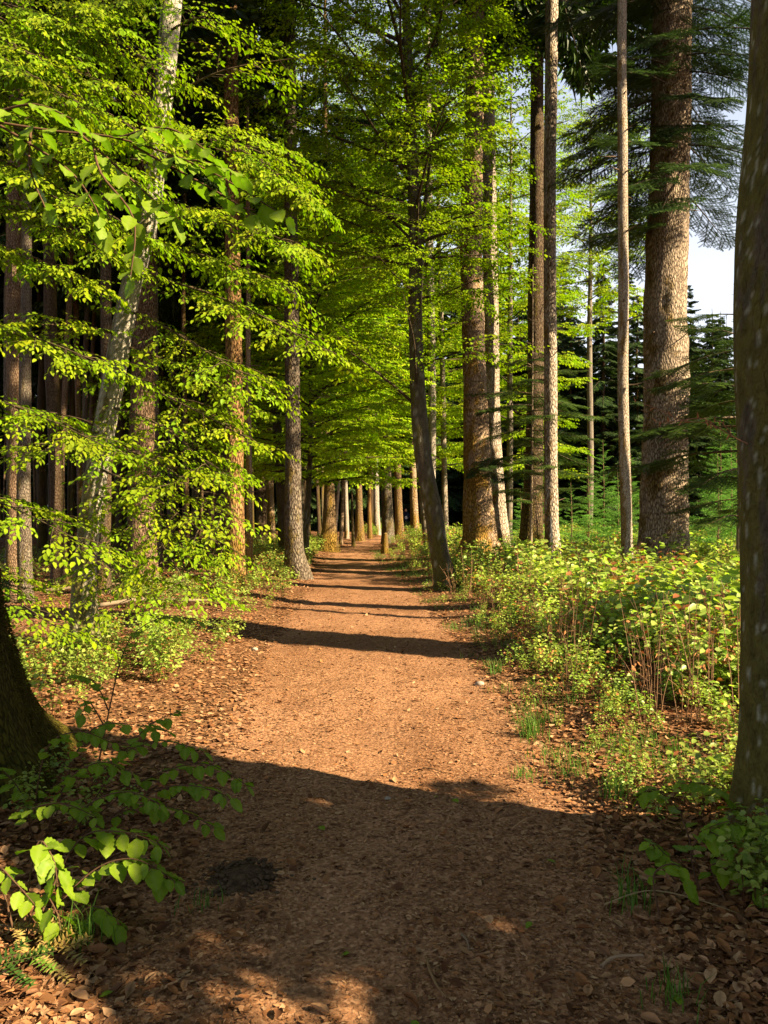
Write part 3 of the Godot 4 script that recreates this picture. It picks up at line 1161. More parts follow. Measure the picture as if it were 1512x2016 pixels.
	beech_crown(o, "slim_brown", 3.4, 15.5, 3.8, 84, 1.2, false, 0.4, 1.45, 1.25)
	o = tree("beech_tree", "grey_behind_beech", "grey beech hidden behind the dark leaning one, with sunlit leaves", "grey", M.smooth_bark)
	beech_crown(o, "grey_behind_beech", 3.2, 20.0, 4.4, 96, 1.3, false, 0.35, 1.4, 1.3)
	o = side_tree("beech_tree", "bright beech crown seen between the great pair and the pale twin", Vector3(4.7, 0, -29.0), 0.13, 18.0, "grey", M.smooth_bark)
	crown_of(o, 2.6, 17.5, 2.5, 60, 1.0, 1.1, 1.2)
	o = side_tree("beech_tree", "tall bright beech crown against the sky right of the twin trunks", Vector3(10.4, 0, -39.0), 0.18, 22.0, "grey", M.smooth_bark)
	crown_of(o, 11.5, 21.5, 3.4, 46, 1.2, 1.1, 1.4)
	o = side_tree("beech_tree", "young beech with glowing leaves over the left side of the path", Vector3(-3.3, 0, -27.0), 0.10, 13.0, "shaded_mossy_beech", M.smooth_bark)
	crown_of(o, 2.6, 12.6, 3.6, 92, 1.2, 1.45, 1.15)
	o = side_tree("beech_tree", "shaded beech filling the gap between the orange-brown and grey spruces", Vector3(-6.2, 0, -25.0), 0.12, 17.0, "shaded_mossy_beech", M.smooth_bark)
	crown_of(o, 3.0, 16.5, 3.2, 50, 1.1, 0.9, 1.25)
	o = side_tree("beech_tree", "shaded beech foliage high behind the dark leaning trunk", Vector3(-3.6, 0, -33.0), 0.14, 22.0, "shaded_mossy_beech", M.smooth_bark)
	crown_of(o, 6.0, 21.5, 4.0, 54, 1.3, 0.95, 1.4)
	# trees beside and behind the camera that shade the foreground
	o = side_tree("beech_tree", "beech whose large-leaved branch hangs across the upper left corner", Vector3(-3.5, 0, -2.3), 0.20, 14.0, "shaded_mossy_beech", M.smooth_bark)
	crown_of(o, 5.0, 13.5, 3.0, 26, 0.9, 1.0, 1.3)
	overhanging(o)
	o = side_tree("beech_tree", "beech behind the camera whose crown roofs the near path", Vector3(2.9, 0, 5.2), 0.22, 17.0, "shaded_mossy_beech", M.smooth_bark)
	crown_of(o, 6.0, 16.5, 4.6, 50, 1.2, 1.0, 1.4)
	o = side_tree("beech_tree", "beech behind the camera left of the near path", Vector3(-3.2, 0, 4.4), 0.20, 16.0, "shaded_mossy_beech", M.smooth_bark)
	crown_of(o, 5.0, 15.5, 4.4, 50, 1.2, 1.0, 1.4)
	for s in [[7.0, 2.3, 9.5, 0.5, 2.3, 110, 0.15], [5.2, -0.92, 7.8, 0.4, 1.45, 130, 0.12], [9.0, 4.6, 20.0, 0.8, 3.6, 90, 0.25], [4.6, 6.2, 22.0, 4.0, 3.4, 60, 0.28]]:
		o = side_tree("fir_tree", "low-boughed fir beside the camera that shades the foreground", Vector3(s[0], 0, s[1]), s[6], s[2], "brown", M.bark, "firs shading the foreground")
		conifer_of(o, s[2], s[3], s[4], s[5])
	for s in [[6.1, -6.5, 24.0, 14.0, 2.6, 30, 0.42], [7.1, -5.5, 23.0, 14.0, 2.6, 30, 0.24], [7.0, -9.6, 25.0, 15.0, 2.6, 30, 0.27], [7.4, -8.4, 20.0, 14.0, 1.8, 22, 0.10], [8.2, -11.71, 24.0, 15.0, 2.6, 28, 0.24]]:
		o = side_tree("spruce_tree", "bare-trunked spruce beyond the right edge that throws a shadow over the path", Vector3(s[0], 0, s[1]), s[6], s[2], "brown", M.bark, "spruces shadowing the path")
		conifer_of(o, s[2], s[3], s[4], s[5])


func tree_with_crown(key: String, label: String, look: String, h0: float, reach: float, count: int) -> Node3D:
	var o := tree("spruce_tree", key, label, look, M.bark)
	conifer_crown(o, key, h0, reach, int(count * 0.8), false)
	return o


func great_boughs(o: Node3D) -> void:
	# dark boughs between eight and fourteen metres, then a bare length, then the top
	var lists: Array = []
	var tints: Array = []
	for m in 3:
		var a: Array[Transform3D] = []
		lists.append(a)
		tints.append(PackedColorArray())
	for k in 58:
		var h := lerpf(7.6, 14.5, (k + rng.randf()) / 58.0)
		var az := k * 2.39996 + r(-0.5, 0.5)
		var long := r(1.7, 3.2)
		if cos(az) * 0.85 + sin(az) * 0.38 > 0.45:
			if h < 9.3:
				continue
		var b := basis_from(Vector3(cos(az), r(-0.5, -0.12), sin(az)), Vector3.UP + unit() * 0.15)
		var s := long / 1.9
		var m := rng.randi() % 3
		lists[m].append(Transform3D(Basis(b.x * s, b.y * 1.2, b.z * 1.2), centre_at("great_fir", h)))
		var v := r(0.7, 1.3)
		tints[m].append(Color(v, v, v))
	for k in 26:
		var h := lerpf(21.0, 30.5, (k + rng.randf()) / 26.0)
		var az := k * 2.39996
		var b := basis_from(Vector3(cos(az), r(-0.3, 0.1), sin(az)), Vector3.UP)
		lists[k % 3].append(Transform3D(b.scaled_local(Vector3.ONE * r(0.7, 1.3)), centre_at("great_fir", h)))
		tints[k % 3].append(Color(1, 1, 1))
	for m in 3:
		copies(o, "crown", fir_branches[m], M.needle, lists[m], tints[m])


func simple_trunk(x: float, rad: float, tall: float) -> Array:
	return [[x, -0.25, rad * 1.5], [x, 0.0, rad * 1.3], [x + 0.02, 0.8, rad], [x + 0.06, tall * 0.5, rad * 0.7], [x + 0.1, tall, 0.02]]


func side_tree(kind: String, label: String, at: Vector3, rad: float, tall: float, look: String, mat: Material, group := "") -> Node3D:
	at.y = ground(at.x, at.z)
	var o := thing(kind, label, "tree", at, group)
	part(o, "trunk", trunk_mesh(simple_trunk(at.x, rad, tall), LOOKS[look], 16, 0.25, at.x * 1.7 + at.z), mat)
	return o


func crown_of(o: Node3D, h0: float, h1: float, reach: float, count: int, side_len: float, tone: float, scale_by: float) -> void:
	var into := Limbs.new(far_sprays.size())
	for k in count:
		var t := (k + rng.randf()) / count
		var h := lerpf(h0, h1, t)
		var az := k * 2.39996 + r(-0.4, 0.4)
		var long := reach * (0.55 + 0.6 * sin(PI * clampf(t * 0.85 + 0.15, 0, 1))) * r(0.7, 1.15)
		var c := Vector3(0.05, h, 0)
		limb(o, into, c, c + Vector3(cos(az), r(0.05, 0.5) * (0.3 + t), sin(az)) * long, side_len * r(0.8, 1.2), 0.012 + 0.008 * long, 0.05, 0.26 * scale_by, tone, Color(0.050, 0.036, 0.024), scale_by)
	finish_crown(o, into, far_sprays, M.leaf)


func conifer_of(o: Node3D, tall: float, h0: float, reach: float, count: int) -> void:
	var where: Array[Transform3D] = []
	var tint := PackedColorArray()
	for k in count:
		var t := (k + rng.randf()) / count
		var az := k * 2.39996 + r(-0.4, 0.4)
		var s := (reach * pow(1.0 - t, 0.7) * r(0.5, 1.25) + 0.3) / 2.4
		var b := basis_from(Vector3(cos(az), r(-0.65, 0.15), sin(az)), Vector3.UP + unit() * 0.2)
		where.append(Transform3D(Basis(b.x * s, b.y * maxf(s, 0.6), b.z * clampf(s, 0.6, 1.5)), Vector3(0.04, lerpf(h0, tall - 0.5, t), 0)))
		var tone := r(0.75, 1.25)
		tint.append(Color(tone, tone, tone))
	copies(o, "crown", far_fir_branches[rng.randi() % 2], M.needle, where, tint)


func low_bough(o: Node3D, at: Vector3, dir: Vector3, long: float) -> void:
	var b := basis_from(dir, Vector3.UP)
	var s := long / 1.9
	part(o, "bough", fir_branches[rng.randi() % 3], M.needle, Transform3D(b.scaled_local(Vector3(s, s * 1.3, s * 1.3)), at))


func points_of(row: Array, off: Vector3) -> Array:
	var out := []
	for k in range(1, row.size()):
		out.append(Vector3(row[k][0], row[k][1], row[k][2]) - off)
	return out


func leafy_twig(o: Node3D, row: Array, size: float, thick: float, from_t: float, called := "stem", tone := 1.0) -> void:
	# a shoot close to the camera: every leaf is a part of its own
	var pts := curve_through(points_of(row, o.position), 16)
	var g := Geo.new()
	g.tube(pts, taper(16, thick, thick * 0.4), 5, Color(0.085, 0.05, 0.028))
	part(o, called, g.mesh(), M.twig)
	var m: int = row[0]
	for k in m:
		var t := clampf(lerpf(from_t, 1.0, float(k) / maxi(m - 1, 1)) + (r(-0.03, 0.03) if k < m - 1 else 0.0), 0, 1)
		var f := t * 15.0
		var a := mini(int(f), 14)
		var p := pts[a].lerp(pts[a + 1], f - a)
		var dir := (pts[a + 1] - pts[a]).normalized()
		var side := dir.cross(Vector3.UP).normalized()
		var sgn := 1.0 if k % 2 == 0 else -1.0
		var out := (dir * r(0.3, 0.8) + side * sgn * r(0.7, 1.0) + Vector3(0, r(-0.75, -0.1), 0)).normalized()
		if k == m - 1:
			out = (dir + Vector3(0, -0.5, 0)).normalized()
		var b := basis_from(out, Vector3.UP + unit() * 0.45)
		var s := size * r(0.6, 1.2)
		part(o, "leaf", big_leaves[rng.randi() % 5], M.big_leaf, Transform3D(b.scaled_local(Vector3(s, s, s)), p + out * s * 0.13))


func overhanging(o: Node3D) -> void:
	var first := points_of(OVERHANGING_TWIGS[0], o.position)
	var g := Geo.new()
	var reach := curve_through([Vector3(0.05, 3.6, 0.0), Vector3(0.5, 3.35, -0.3), first[0]], 10)
	g.tube(reach, taper(10, 0.03, 0.008), 6, Color(0.07, 0.05, 0.03))
	part(o, "branch", g.mesh(), M.twig)
	for row in OVERHANGING_TWIGS:
		leafy_twig(o, [int(row[0] * 1.5)] + row.slice(1), 0.085, 0.006, 0.10, "twig")


func bud_twig(o: Node3D) -> void:
	for row in BUD_TWIG:
		var pts := curve_through(points_of(row, o.position), 14)
		var g := Geo.new()
		g.tube(pts, taper(14, 0.0032, 0.0012), 5, Color(0.27, 0.14, 0.08))
		part(o, "twig", g.mesh(), M.twig)
		for k in range(3, 14, 2):
			var dir := (pts[mini(k + 1, 13)] - pts[k - 1]).normalized()
			var b := basis_from(dir * 0.5 + Vector3(0, 0.8 if k % 4 == 1 else -0.4, 0) + unit() * 0.4, Vector3(0.1, 0.2, 1))
			var s := r(0.9, 1.5)
			part(o, "bud", bud_mesh, M.twig, Transform3D(b.scaled_local(Vector3(s, s, s)), pts[k]))


# ---------------------------------------------------------------- the forest behind

const PATH_BEECH_LIMBS := [
	[-0.48, 6.86, 0.0, 1.28, 7.05, 0.5, 0.8, 0.040],
	[-0.55, 6.80, 0.0, -0.12, 10.4, 0.3, 0.8, 0.045],
	[-0.60, 6.75, 0.0, -2.54, 8.36, 0.4, 0.9, 0.035],
	[-0.62, 6.6, 0.0, -3.1, 7.9, -0.6, 0.9, 0.03],
	[-0.68, 8.36, 0.0, -2.44, 10.4, 0.6, 0.9, 0.03],
	[-0.58, 3.54, 0.0, -2.23, 4.75, 0.6, 0.9, 0.035],
	[-0.60, 3.70, 0.0, -0.95, 5.7, 0.9, 0.7, 0.028],
	[-0.47, 5.6, 0.0, 0.95, 6.05, 0.6, 0.8, 0.028],
	[-0.5, 4.4, 0.0, 1.0, 4.7, 0.7, 0.8, 0.024],
]


func prototype(kind: String, rad: float, tall: float, look: String, h0: float, reach: float, count: int) -> Node3D:
	var o := Node3D.new()
	part(o, "trunk", trunk_mesh(simple_trunk(0.0, rad, tall), LOOKS[look], 10, 0.5, rad * 91.0), M.bark)
	conifer_of(o, tall, h0, reach, count)
	return o


func stand(proto: Node3D, kind: String, label: String, group: String, x: float, z: float, size: float) -> void:
	var o := proto.duplicate() as Node3D
	o.name = name_for(kind)
	o.set_meta("label", label)
	o.set_meta("category", "tree")
	o.set_meta("group", group)
	add_child(o)
	o.position = Vector3(x, ground(x, z), z)
	o.rotation.y = r(0, TAU)
	o.rotation.z = r(-0.03, 0.03)
	o.scale = Vector3(size * r(0.85, 1.25), size, size * r(0.85, 1.25))


const STAND_LABELS := ["thin brown spruce pole in the dark stand left of the path", "slim grey spruce pole in the dark stand left of the path", "brown spruce trunk of middle girth in the dark left stand", "thick brown spruce trunk in the dark stand left of the path", "thin dark brown spruce pole in the dark left stand"]


func make_forest() -> void:
	var taken: Array[Vector2] = []
	for k in TRUNKS:
		taken.append(Vector2(TRUNKS[k][1][1][0], TRUNKS[k][0]))
	var slim: Array[Node3D] = []
	for s in [[0.075, 19.0, "brown"], [0.10, 22.0, "grey"], [0.13, 24.0, "shaded_brown"], [0.17, 26.0, "shaded_brown"], [0.09, 20.0, "dark"]]:
		slim.append(prototype("spruce_tree", s[0], s[1], s[2], s[1] * 0.42, 2.3, 34))
	var n := 0
	var tries := 0
	while n < 150 and tries < 6000:
		tries += 1
		var d := r(13.0, 62.0)
		var x := -r(4.2, 0.56 * d + 3.0)
		if x > along(PATH_MID, d) - 3.2:
			continue
		var p := Vector2(x, -d)
		var near := false
		for q in taken:
			if p.distance_to(q) < 1.35:
				near = true
				break
		if near:
			continue
		taken.append(p)
		var which := rng.randi() % slim.size()
		stand(slim[which], "spruce_tree", STAND_LABELS[which], "spruces of the dark stand", x, -d, r(0.85, 1.15))
		n += 1
	var dense: Array[Node3D] = []
	for s in [[0.20, 22.0, "dark", 1.2, 4.0], [0.24, 25.0, "dark", 1.8, 4.4], [0.18, 19.0, "dark", 0.8, 3.6], [0.22, 23.0, "dark", 2.6, 3.4], [0.20, 17.0, "dark", 0.6, 4.4]]:
		dense.append(prototype("fir_tree", s[0], s[1], s[2], s[3], s[4], 130))
	# a belt of firs closes the view behind the stand, the path's end and the clearing
	for belt in [[-46.0, -4.0, 64.0, 78.0, 34, "dense dark fir closing the view behind the left stand", "firs behind the dark stand", 1.0], [-8.0, 16.0, 60.0, 78.0, 34, "dense dark fir beyond the bend of the path", "firs beyond the bend", 1.0], [12.0, 54.0, 50.0, 76.0, 84, "dense dark fir at the far edge of the clearing", "firs at the edge of the clearing", 0.76]]:
		for k in belt[4]:
			for attempt in 30:
				var x := lerpf(belt[0], belt[1], (k + rng.randf()) / belt[4])
				var z := -r(belt[2], belt[3])
				var free := true
				for q in taken:
					if Vector2(x, z).distance_to(q) < 1.6:
						free = false
				if free:
					taken.append(Vector2(x, z))
					stand(dense[rng.randi() % 5], "fir_tree", belt[5], belt[6], x, z, r(0.85, 1.12) * belt[7])
					break
	for o in slim + dense:
		o.free()


# ---------------------------------------------------------------- the clearing on the right

func young_fir(label: String, at: Vector3, tall: float, h0: float, h1: float, reach: float, count: int, tilt: float) -> void:
	at.y = ground(at.x, at.z)
	var o := thing("young_fir_tree", label, "tree", at)
	var g := Geo.new()
	g.tube(curve_through([Vector3(0, -0.1, 0), Vector3(0.04, tall * 0.5, 0), Vector3(0.06, tall, 0)], 20), taper(20, 0.045, 0.008), 8, Color(0.20, 0.155, 0.105))
	part(o, "trunk", g.mesh(), M.twig)
	var lists: Array = []
	var tints: Array = []
	for m in 3:
		var a: Array[Transform3D] = []
		lists.append(a)
		tints.append(PackedColorArray())
	for k in count:
		var t := (k + rng.randf()) / count
		var h := lerpf(h0, h1, t)
		var az := k * 2.39996 + r(-0.5, 0.5)
		var s := (reach * (0.55 + 0.6 * sin(PI * clampf(t * 0.9 + 0.1, 0, 1))) * r(0.7, 1.15)) / 1.9
		var b := basis_from(Vector3(cos(az), r(-0.25, 0.1), sin(az)), Vector3.UP + unit() * 0.12)
		var m := rng.randi() % 3
		lists[m].append(Transform3D(b.scaled_local(Vector3(s, s, s)), Vector3(0.03, h, 0)))
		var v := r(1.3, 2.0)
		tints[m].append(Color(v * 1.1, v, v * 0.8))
	for m in 3:
		copies(o, "crown", fir_branches[m], M.needle, lists[m], tints[m])
	# bare whorls on the leader
	for w in 4:
		var h := lerpf(h1, tall - 0.25, w / 3.0)
		for k in 4:
			var az := k * PI / 2 + w
			var tw := Geo.new()
			tw.tube(PackedVector3Array([Vector3(0.05, h, 0), Vector3(0.05 + cos(az) * 0.16, h + 0.04, sin(az) * 0.16)]), PackedFloat32Array([0.006, 0.003]), 4, Color(0.20, 0.155, 0.105))
			part(o, "twig", tw.mesh(), M.twig)


func larch(label: String, x: float, z: float, tall: float) -> void:
	var o := thing("larch_sapling", label, "sapling", Vector3(x, ground(x, z), z), "larch saplings in the clearing")
	var g := Geo.new()
	g.tube(curve_through([Vector3(0, -0.1, 0), Vector3(0.03, tall * 0.5, 0.02), Vector3(0.0, tall, 0)], 12), taper(12, 0.028, 0.004), 5, Color(0.17, 0.12, 0.07))
	part(o, "trunk", g.mesh(), M.twig)
	var lists: Array = []
	var tints: Array = []
	for m in 2:
		var a: Array[Transform3D] = []
		lists.append(a)
		tints.append(PackedColorArray())
	var count := int(tall * 17)
	for k in count:
		var t := (k + rng.randf()) / count
		var az := k * 2.39996 + r(-0.4, 0.4)
		var s := (0.95 * (1.0 - t) + 0.12) * r(0.7, 1.2) * minf(tall / 3.0, 1.3)
		var b := basis_from(Vector3(cos(az), r(-0.15, 0.35), sin(az)), Vector3.UP + unit() * 0.2)
		var m := k % 2
		lists[m].append(Transform3D(b.scaled_local(Vector3(s, s, s)), Vector3(0, lerpf(0.3, tall - 0.05, t), 0)))
		var v := r(0.8, 1.25)
		tints[m].append(Color(v, v, v))
	for m in 2:
		copies(o, "crown", larch_fronds[m], M.larch, lists[m], tints[m])


func make_clearing() -> void:
	young_fir("young fir with a bare leader between the dark and pale twin trunks", Vector3(3.86, 0, -20.2), 8.0, 1.6, 5.9, 1.45, 36, 0.0)
	young_fir("young fir spreading flat boughs in front of the largest trunk", Vector3(7.0, 0, -15.2), 6.2, 1.2, 5.4, 2.0, 34, 0.0)
	var spots := [[5.3, -21.8, 2.3], [6.0, -22.6, 3.1], [6.7, -23.5, 3.7], [7.6, -25.0, 3.0], [8.9, -20.5, 3.1], [9.4, -21.5, 4.4], [10.2, -22.6, 4.0], [8.4, -22.8, 3.4], [11.0, -24.0, 3.9], [4.9, -26.0, 3.2], [4.3, -24.2, 2.2], [12.4, -27.0, 4.4], [9.0, -28.0, 3.6], [6.0, -29.0, 3.4], [7.3, -20.6, 2.4], [10.6, -19.6, 3.2]]
	for s in spots:
		larch("feathery light green larch sapling in the sunny clearing on the right", s[0], s[1], s[2])


# ---------------------------------------------------------------- undergrowth

func scatter(called: String, label: String, mat: Material, pieces: Array[Mesh], where: Array, tint: Array) -> void:
	for k in pieces.size():
		if where[k].size() == 0:
			continue
		var o := copies(self, name_for(called), pieces[k], mat, where[k], tint[k])
		o.set_meta("kind", "stuff")
		o.set_meta("label", label)
		o.set_meta("category", "undergrowth")


func make_undergrowth() -> void:
	var into := Limbs.new(plants.size())
	# the bank right of the path
	var n := 0
	while n < 2700:
		var d := 3.9 + 36.0 * pow(rng.randf(), 1.75)
		var mid := along(PATH_MID, d) + along(PATH_HALF, d)
		var x := mid + r(-0.05, 0.50 * d + 3.0 - mid)
		var e := x - mid
		if d < 4.6 and rng.randf() < 0.6 or e < 0.25 and rng.randf() < 0.7:
			continue
		if noise.get_noise_2d(x * 0.55 + 7.0, d * 0.55) < -0.32 + (0.12 if d < 7 else 0.0):
			continue
		var s := lerpf(0.30, 1.05, smoothstep(0.0, 2.0, e)) * r(0.6, 1.3) * (0.62 if d < 5.8 else 1.0) * (1.0 + 0.5 * noise.get_noise_2d(x * 0.7 + 3.0, d * 0.7))
		grow(into, x, -d, s, r(1.0, 1.4))
		n += 1
	# seedlings and low shrubs left of the path
	for patch in [[-3.6, -1.75, 6.6, 9.4, 100, 0.5, 1.1], [-4.3, -1.75, 11.0, 15.0, 110, 0.6, 1.0], [-3.2, -1.95, 17.0, 23.0, 70, 0.7, 1.0], [-4.6, -2.3, 22.0, 36.0, 190, 0.9, 0.95], [-12.0, -3.8, 12.5, 40.0, 320, 0.75, 0.8], [-3.9, -2.3, 4.6, 7.0, 60, 0.5, 1.1], [-1.2, 3.0, 47.0, 60.0, 160, 1.1, 1.0], [1.15, 2.3, 2.7, 4.4, 60, 0.45, 0.9], [-2.3, -1.25, 2.3, 4.2, 26, 0.35, 0.9]]:
		for k in patch[4]:
			var x := r(patch[0], patch[1])
			var d := r(patch[2], patch[3])
			if off_path(x, -d) < 0.1:
				continue
			grow(into, x, -d, patch[5] * r(0.6, 1.2), patch[6])
	scatter("undergrowth", "leafy green undergrowth of brambles and seedlings covering the ground beside the path", M.shrub, plants, into.where, into.tint)
	var canes := Limbs.new(stalks.size())
	for k in 210:
		var d := 5.2 + 18.0 * pow(rng.randf(), 1.5)
		var x := along(PATH_MID, d) + along(PATH_HALF, d) + r(0.3, 0.45 * d + 1.0)
		var kind := k % stalks.size()
		canes.where[kind].append(Transform3D(Basis(Vector3.UP, r(0, TAU)).scaled_local(Vector3.ONE * r(0.45, 0.95)), Vector3(x, ground(x, -d), -d)))
		var v := r(0.55, 1.0)
		canes.tint[kind].append(Color(v, v, v))
	scatter("dead_canes", "brown dead canes and withered stems standing in the right-hand undergrowth", M.litter, stalks, canes.where, canes.tint)
	# short grass and herbs along the right edge
	var g := Geo.new()
	for k in 900:
		var d := 4.4 + 26.0 * pow(rng.randf(), 1.4)
		var x := along(PATH_MID, d) + along(PATH_HALF, d) + r(-0.25, 0.9)
		if noise.get_noise_2d(x * 0.8, d * 0.8 + 3.0) < 0.0:
			continue
		for b in 12:
			blade(g, Vector3(x + r(-0.09, 0.09), 0, -d + r(-0.09, 0.09)), r(0.05, 0.14), 0.004)
	var verge := part(self, "verge_grass", g.mesh(), M.grass)
	verge.set_meta("kind", "stuff")
	verge.set_meta("label", "short green grass and herbs along the right path edge")
	verge.set_meta("category", "grass")


func grow(into: Limbs, x: float, z: float, s: float, tone: float) -> void:
	var kind := rng.randi() % plants.size()
	var b := Basis(Vector3.UP, r(0, TAU)).scaled_local(Vector3(1, 1, 1) * s)
	into.where[kind].append(Transform3D(b, Vector3(x, ground(x, z), z)))
	var v := tone * r(0.85, 1.15)
	into.tint[kind].append(Color(v * r(1.0, 1.25), v, v))


func blade(g: Geo, at: Vector3, long: float, wide: float) -> void:
	at.y = ground(at.x, at.z) - 0.005
	var a := r(0, TAU)
	var lean := Vector3(cos(a), 0, sin(a))
	var side := Vector3(-sin(a), 0, cos(a)) * wide * 0.5
	var bend := r(0.1, 0.75)
	var col := Color(0.085, 0.17, 0.025) * r(0.7, 1.4)
	var p1 := at + Vector3.UP * long * 0.55 + lean * long * bend * 0.25
	var p2 := at + Vector3.UP * long * (1.0 - 0.35 * bend) + lean * long * bend
	var k := g.v.size()
	var n := (lean - Vector3.UP * 0.3).normalized()
	for p in [at - side, at + side, p1 - side * 0.8, p1 + side * 0.8, p2]:
		g.put(p, n, col)
	g.tri(k, k + 1, k + 2)
	g.tri(k + 1, k + 3, k + 2)
	g.tri(k + 2, k + 3, k + 4)


# ---------------------------------------------------------------- saplings close to the camera

func sapling(kind: String, label: String, table: Array, size: float) -> void:
	var f: Array = table[0][1]
	var o := thing(kind, label, "sapling", Vector3(f[0], ground(f[0], f[2]), f[2]))
	for row in table:
		leafy_twig(o, [int(row[0] * 1.8)] + row.slice(1), size, 0.0042, 0.24)


func make_saplings() -> void:
	sapling("beech_sapling", "bright large-leaved beech shoots in the lower left corner", FRONT_SHOOTS, 0.085)
	sapling("beech_sapling", "shaded bushy beech sapling in front of the mossy stump", SHADED_SHOOTS, 0.070)
	sapling("beech_sapling", "thin bare sapling arching right beside the mossy stump", ARCHING_SAPLING, 0.070)
	sapling("bramble_bush", "dim leafy shoots below the near dark trunk at lower right", SHADY_SHOOTS, 0.072)


# ---------------------------------------------------------------- small things

func make_small_things() -> void:
	# mossy stump at the left edge, broken off slanting
	var at := Vector3(-2.42, 0, -4.45)
	at.y = ground(at.x, at.z)
	var o := thing("mossy_stump", "broad dark mossy stump broken off at the left edge", "stump", at)
	var pts := [[0.0, -0.15, 0.62], [0.0, 0.0, 0.56], [-0.03, 0.22, 0.42], [-0.06, 0.5, 0.345], [-0.10, 0.8, 0.31], [-0.13, 1.07, 0.285]]
	part(o, "trunk", trunk_mesh(pts, LOOKS.stump, 40, 0.05, 3.3), M.bark)
	var cap := Geo.new()
	for k in 25:
		var a := TAU * (k % 24) / 24.0
		cap.put(Vector3(-0.13 + cos(a) * 0.283, 1.065 + 0.05 * cos(a * 3.0) * 0.3, sin(a) * 0.283), Vector3.UP, Color(0.16, 0.10, 0.05))
	cap.put(Vector3(-0.13, 1.02, 0), Vector3.UP, Color(0.10, 0.06, 0.03))
	for k in 24:
		cap.tri(25, k, k + 1)
	part(o, "broken_top", cap.mesh(true), M.bark)
	for s in [[0.05, 0.16, 0.05], [0.12, 0.10, 0.16], [-0.2, 0.13, 0.2], [-0.3, 0.2, -0.1], [0.08, 0.08, -0.14]]:
		var sp := Geo.new()
		sp.tube(PackedVector3Array([Vector3(s[0], 1.0, s[2]), Vector3(s[0] + 0.03, 1.06 + s[1] * 0.6, s[2]), Vector3(s[0] + 0.05, 1.07 + s[1], s[2])]), PackedFloat32Array([0.035, 0.022, 0.002]), 5, Color(0.14, 0.085, 0.04))
		part(o, "splinter", sp.mesh(), M.bark)
	var mg := Geo.new()
	for k in 26000:
		var a := r(0, TAU)
		var h := r(0.0, 1.06)
		var rad := lerpf(0.56, 0.42, h / 0.22) if h < 0.22 else lerpf(0.42, 0.285, pow((h - 0.22) / 0.85, 0.6))
		var out := Vector3(cos(a), 0, sin(a))
		if fine.get_noise_3d(out.x * 2.5, h * 4.0, out.z * 2.5) < -0.30:
			continue
		var lob := 1.0 + exp(-h / (rad * 1.6 + 0.05)) * 0.3 * (0.45 + 0.75 * cos((3 + int(absf(3.3 * 7.3)) % 3) * a + 9.9))
		var p := Vector3(-0.12 * h, h, 0) + out * rad * lob * (1.0 + 0.02 * fine.get_noise_2d(a * 9.0, h * 9.0))
		var d := (out + unit() * 0.7 + Vector3(0, -0.35, 0)).normalized()
		mg.leaf(p - out * 0.01, d, d.cross(unit()).normalized(), r(0.014, 0.034), 0.006, Color(0.085, 0.078, 0.012).lerp(Color(0.07, 0.05, 0.018), rng.randf()) * r(0.6, 1.3), false)
	var fur := part(o, "moss", mg.mesh(), M.moss)
	fur.set_meta("kind", "stuff")
	# small mossy stump by the far path
	o = thing("mossy_stump", "small upright mossy stump at the right edge of the far path", "stump", Vector3(0.03, ground(0.03, -28.0), -28.0))
	part(o, "trunk", trunk_mesh([[0.0, -0.1, 0.15], [0.0, 0.0, 0.135], [0.01, 0.3, 0.115], [0.03, 0.72, 0.08]], LOOKS.golden, 14, 0.06, 8.1), M.bark)
	var lid := Geo.new()
	for k in 13:
		lid.put(Vector3(0.03 + cos(TAU * (k % 12) / 12.0) * 0.08, 0.715, sin(TAU * (k % 12) / 12.0) * 0.08), Vector3.UP, Color(0.2, 0.13, 0.05))
	lid.put(Vector3(0.03, 0.77, 0), Vector3.UP, Color(0.2, 0.13, 0.05))
	for k in 12:
		lid.tri(13, k, k + 1)
	part(o, "broken_top", lid.mesh(true), M.bark)
	# white dead stick leaning by the pale twin trunk
	stick("dead_stem", "thin bleached dead stem standing before the pale twin trunk", [Vector3(3.78, -0.05, -17.2), Vector3(3.77, 0.6, -17.2), Vector3(3.75, 1.35, -17.25)], 0.026, Color(0.62, 0.55, 0.47))
	stick("fallen_stick", "curved brown stick lying in the shaded path", [Vector3(0.15, 0.012, -2.66), Vector3(0.155, 0.022, -2.58), Vector3(0.175, 0.018, -2.50), Vector3(0.20, 0.014, -2.45)], 0.0058, Color(0.17, 0.105, 0.05))
	stick("fallen_stick", "short grey twig right of the curved brown stick", [Vector3(0.285, 0.014, -2.82), Vector3(0.30, 0.018, -2.77), Vector3(0.302, 0.012, -2.72)], 0.004, Color(0.16, 0.12, 0.08))
	stick("fallen_stick", "pale straight twig at the right of the shaded path", [Vector3(0.62, 0.02, -3.75), Vector3(0.70, 0.03, -3.84), Vector3(0.78, 0.02, -3.93)], 0.006, Color(0.30, 0.17, 0.09))
	stick("fallen_stick", "thick pale twig among leaves at the lower right", [Vector3(0.74, 0.03, -2.62), Vector3(0.80, 0.04, -2.66), Vector3(0.90, 0.04, -2.67)], 0.007, Color(0.26, 0.18, 0.11))
	stick("fallen_stick", "long thin stem arching low over the lower right leaves", [Vector3(0.86, 0.04, -3.0), Vector3(1.02, 0.12, -2.95), Vector3(1.22, 0.10, -2.9), Vector3(1.42, 0.03, -2.88)], 0.003, Color(0.20, 0.15, 0.08))
	stick("fallen_stick", "thin dark twig lying across the sunny path", [Vector3(0.24, 0.012, -4.70), Vector3(0.30, 0.018, -4.66), Vector3(0.36, 0.012, -4.60)], 0.0035, Color(0.10, 0.06, 0.03))
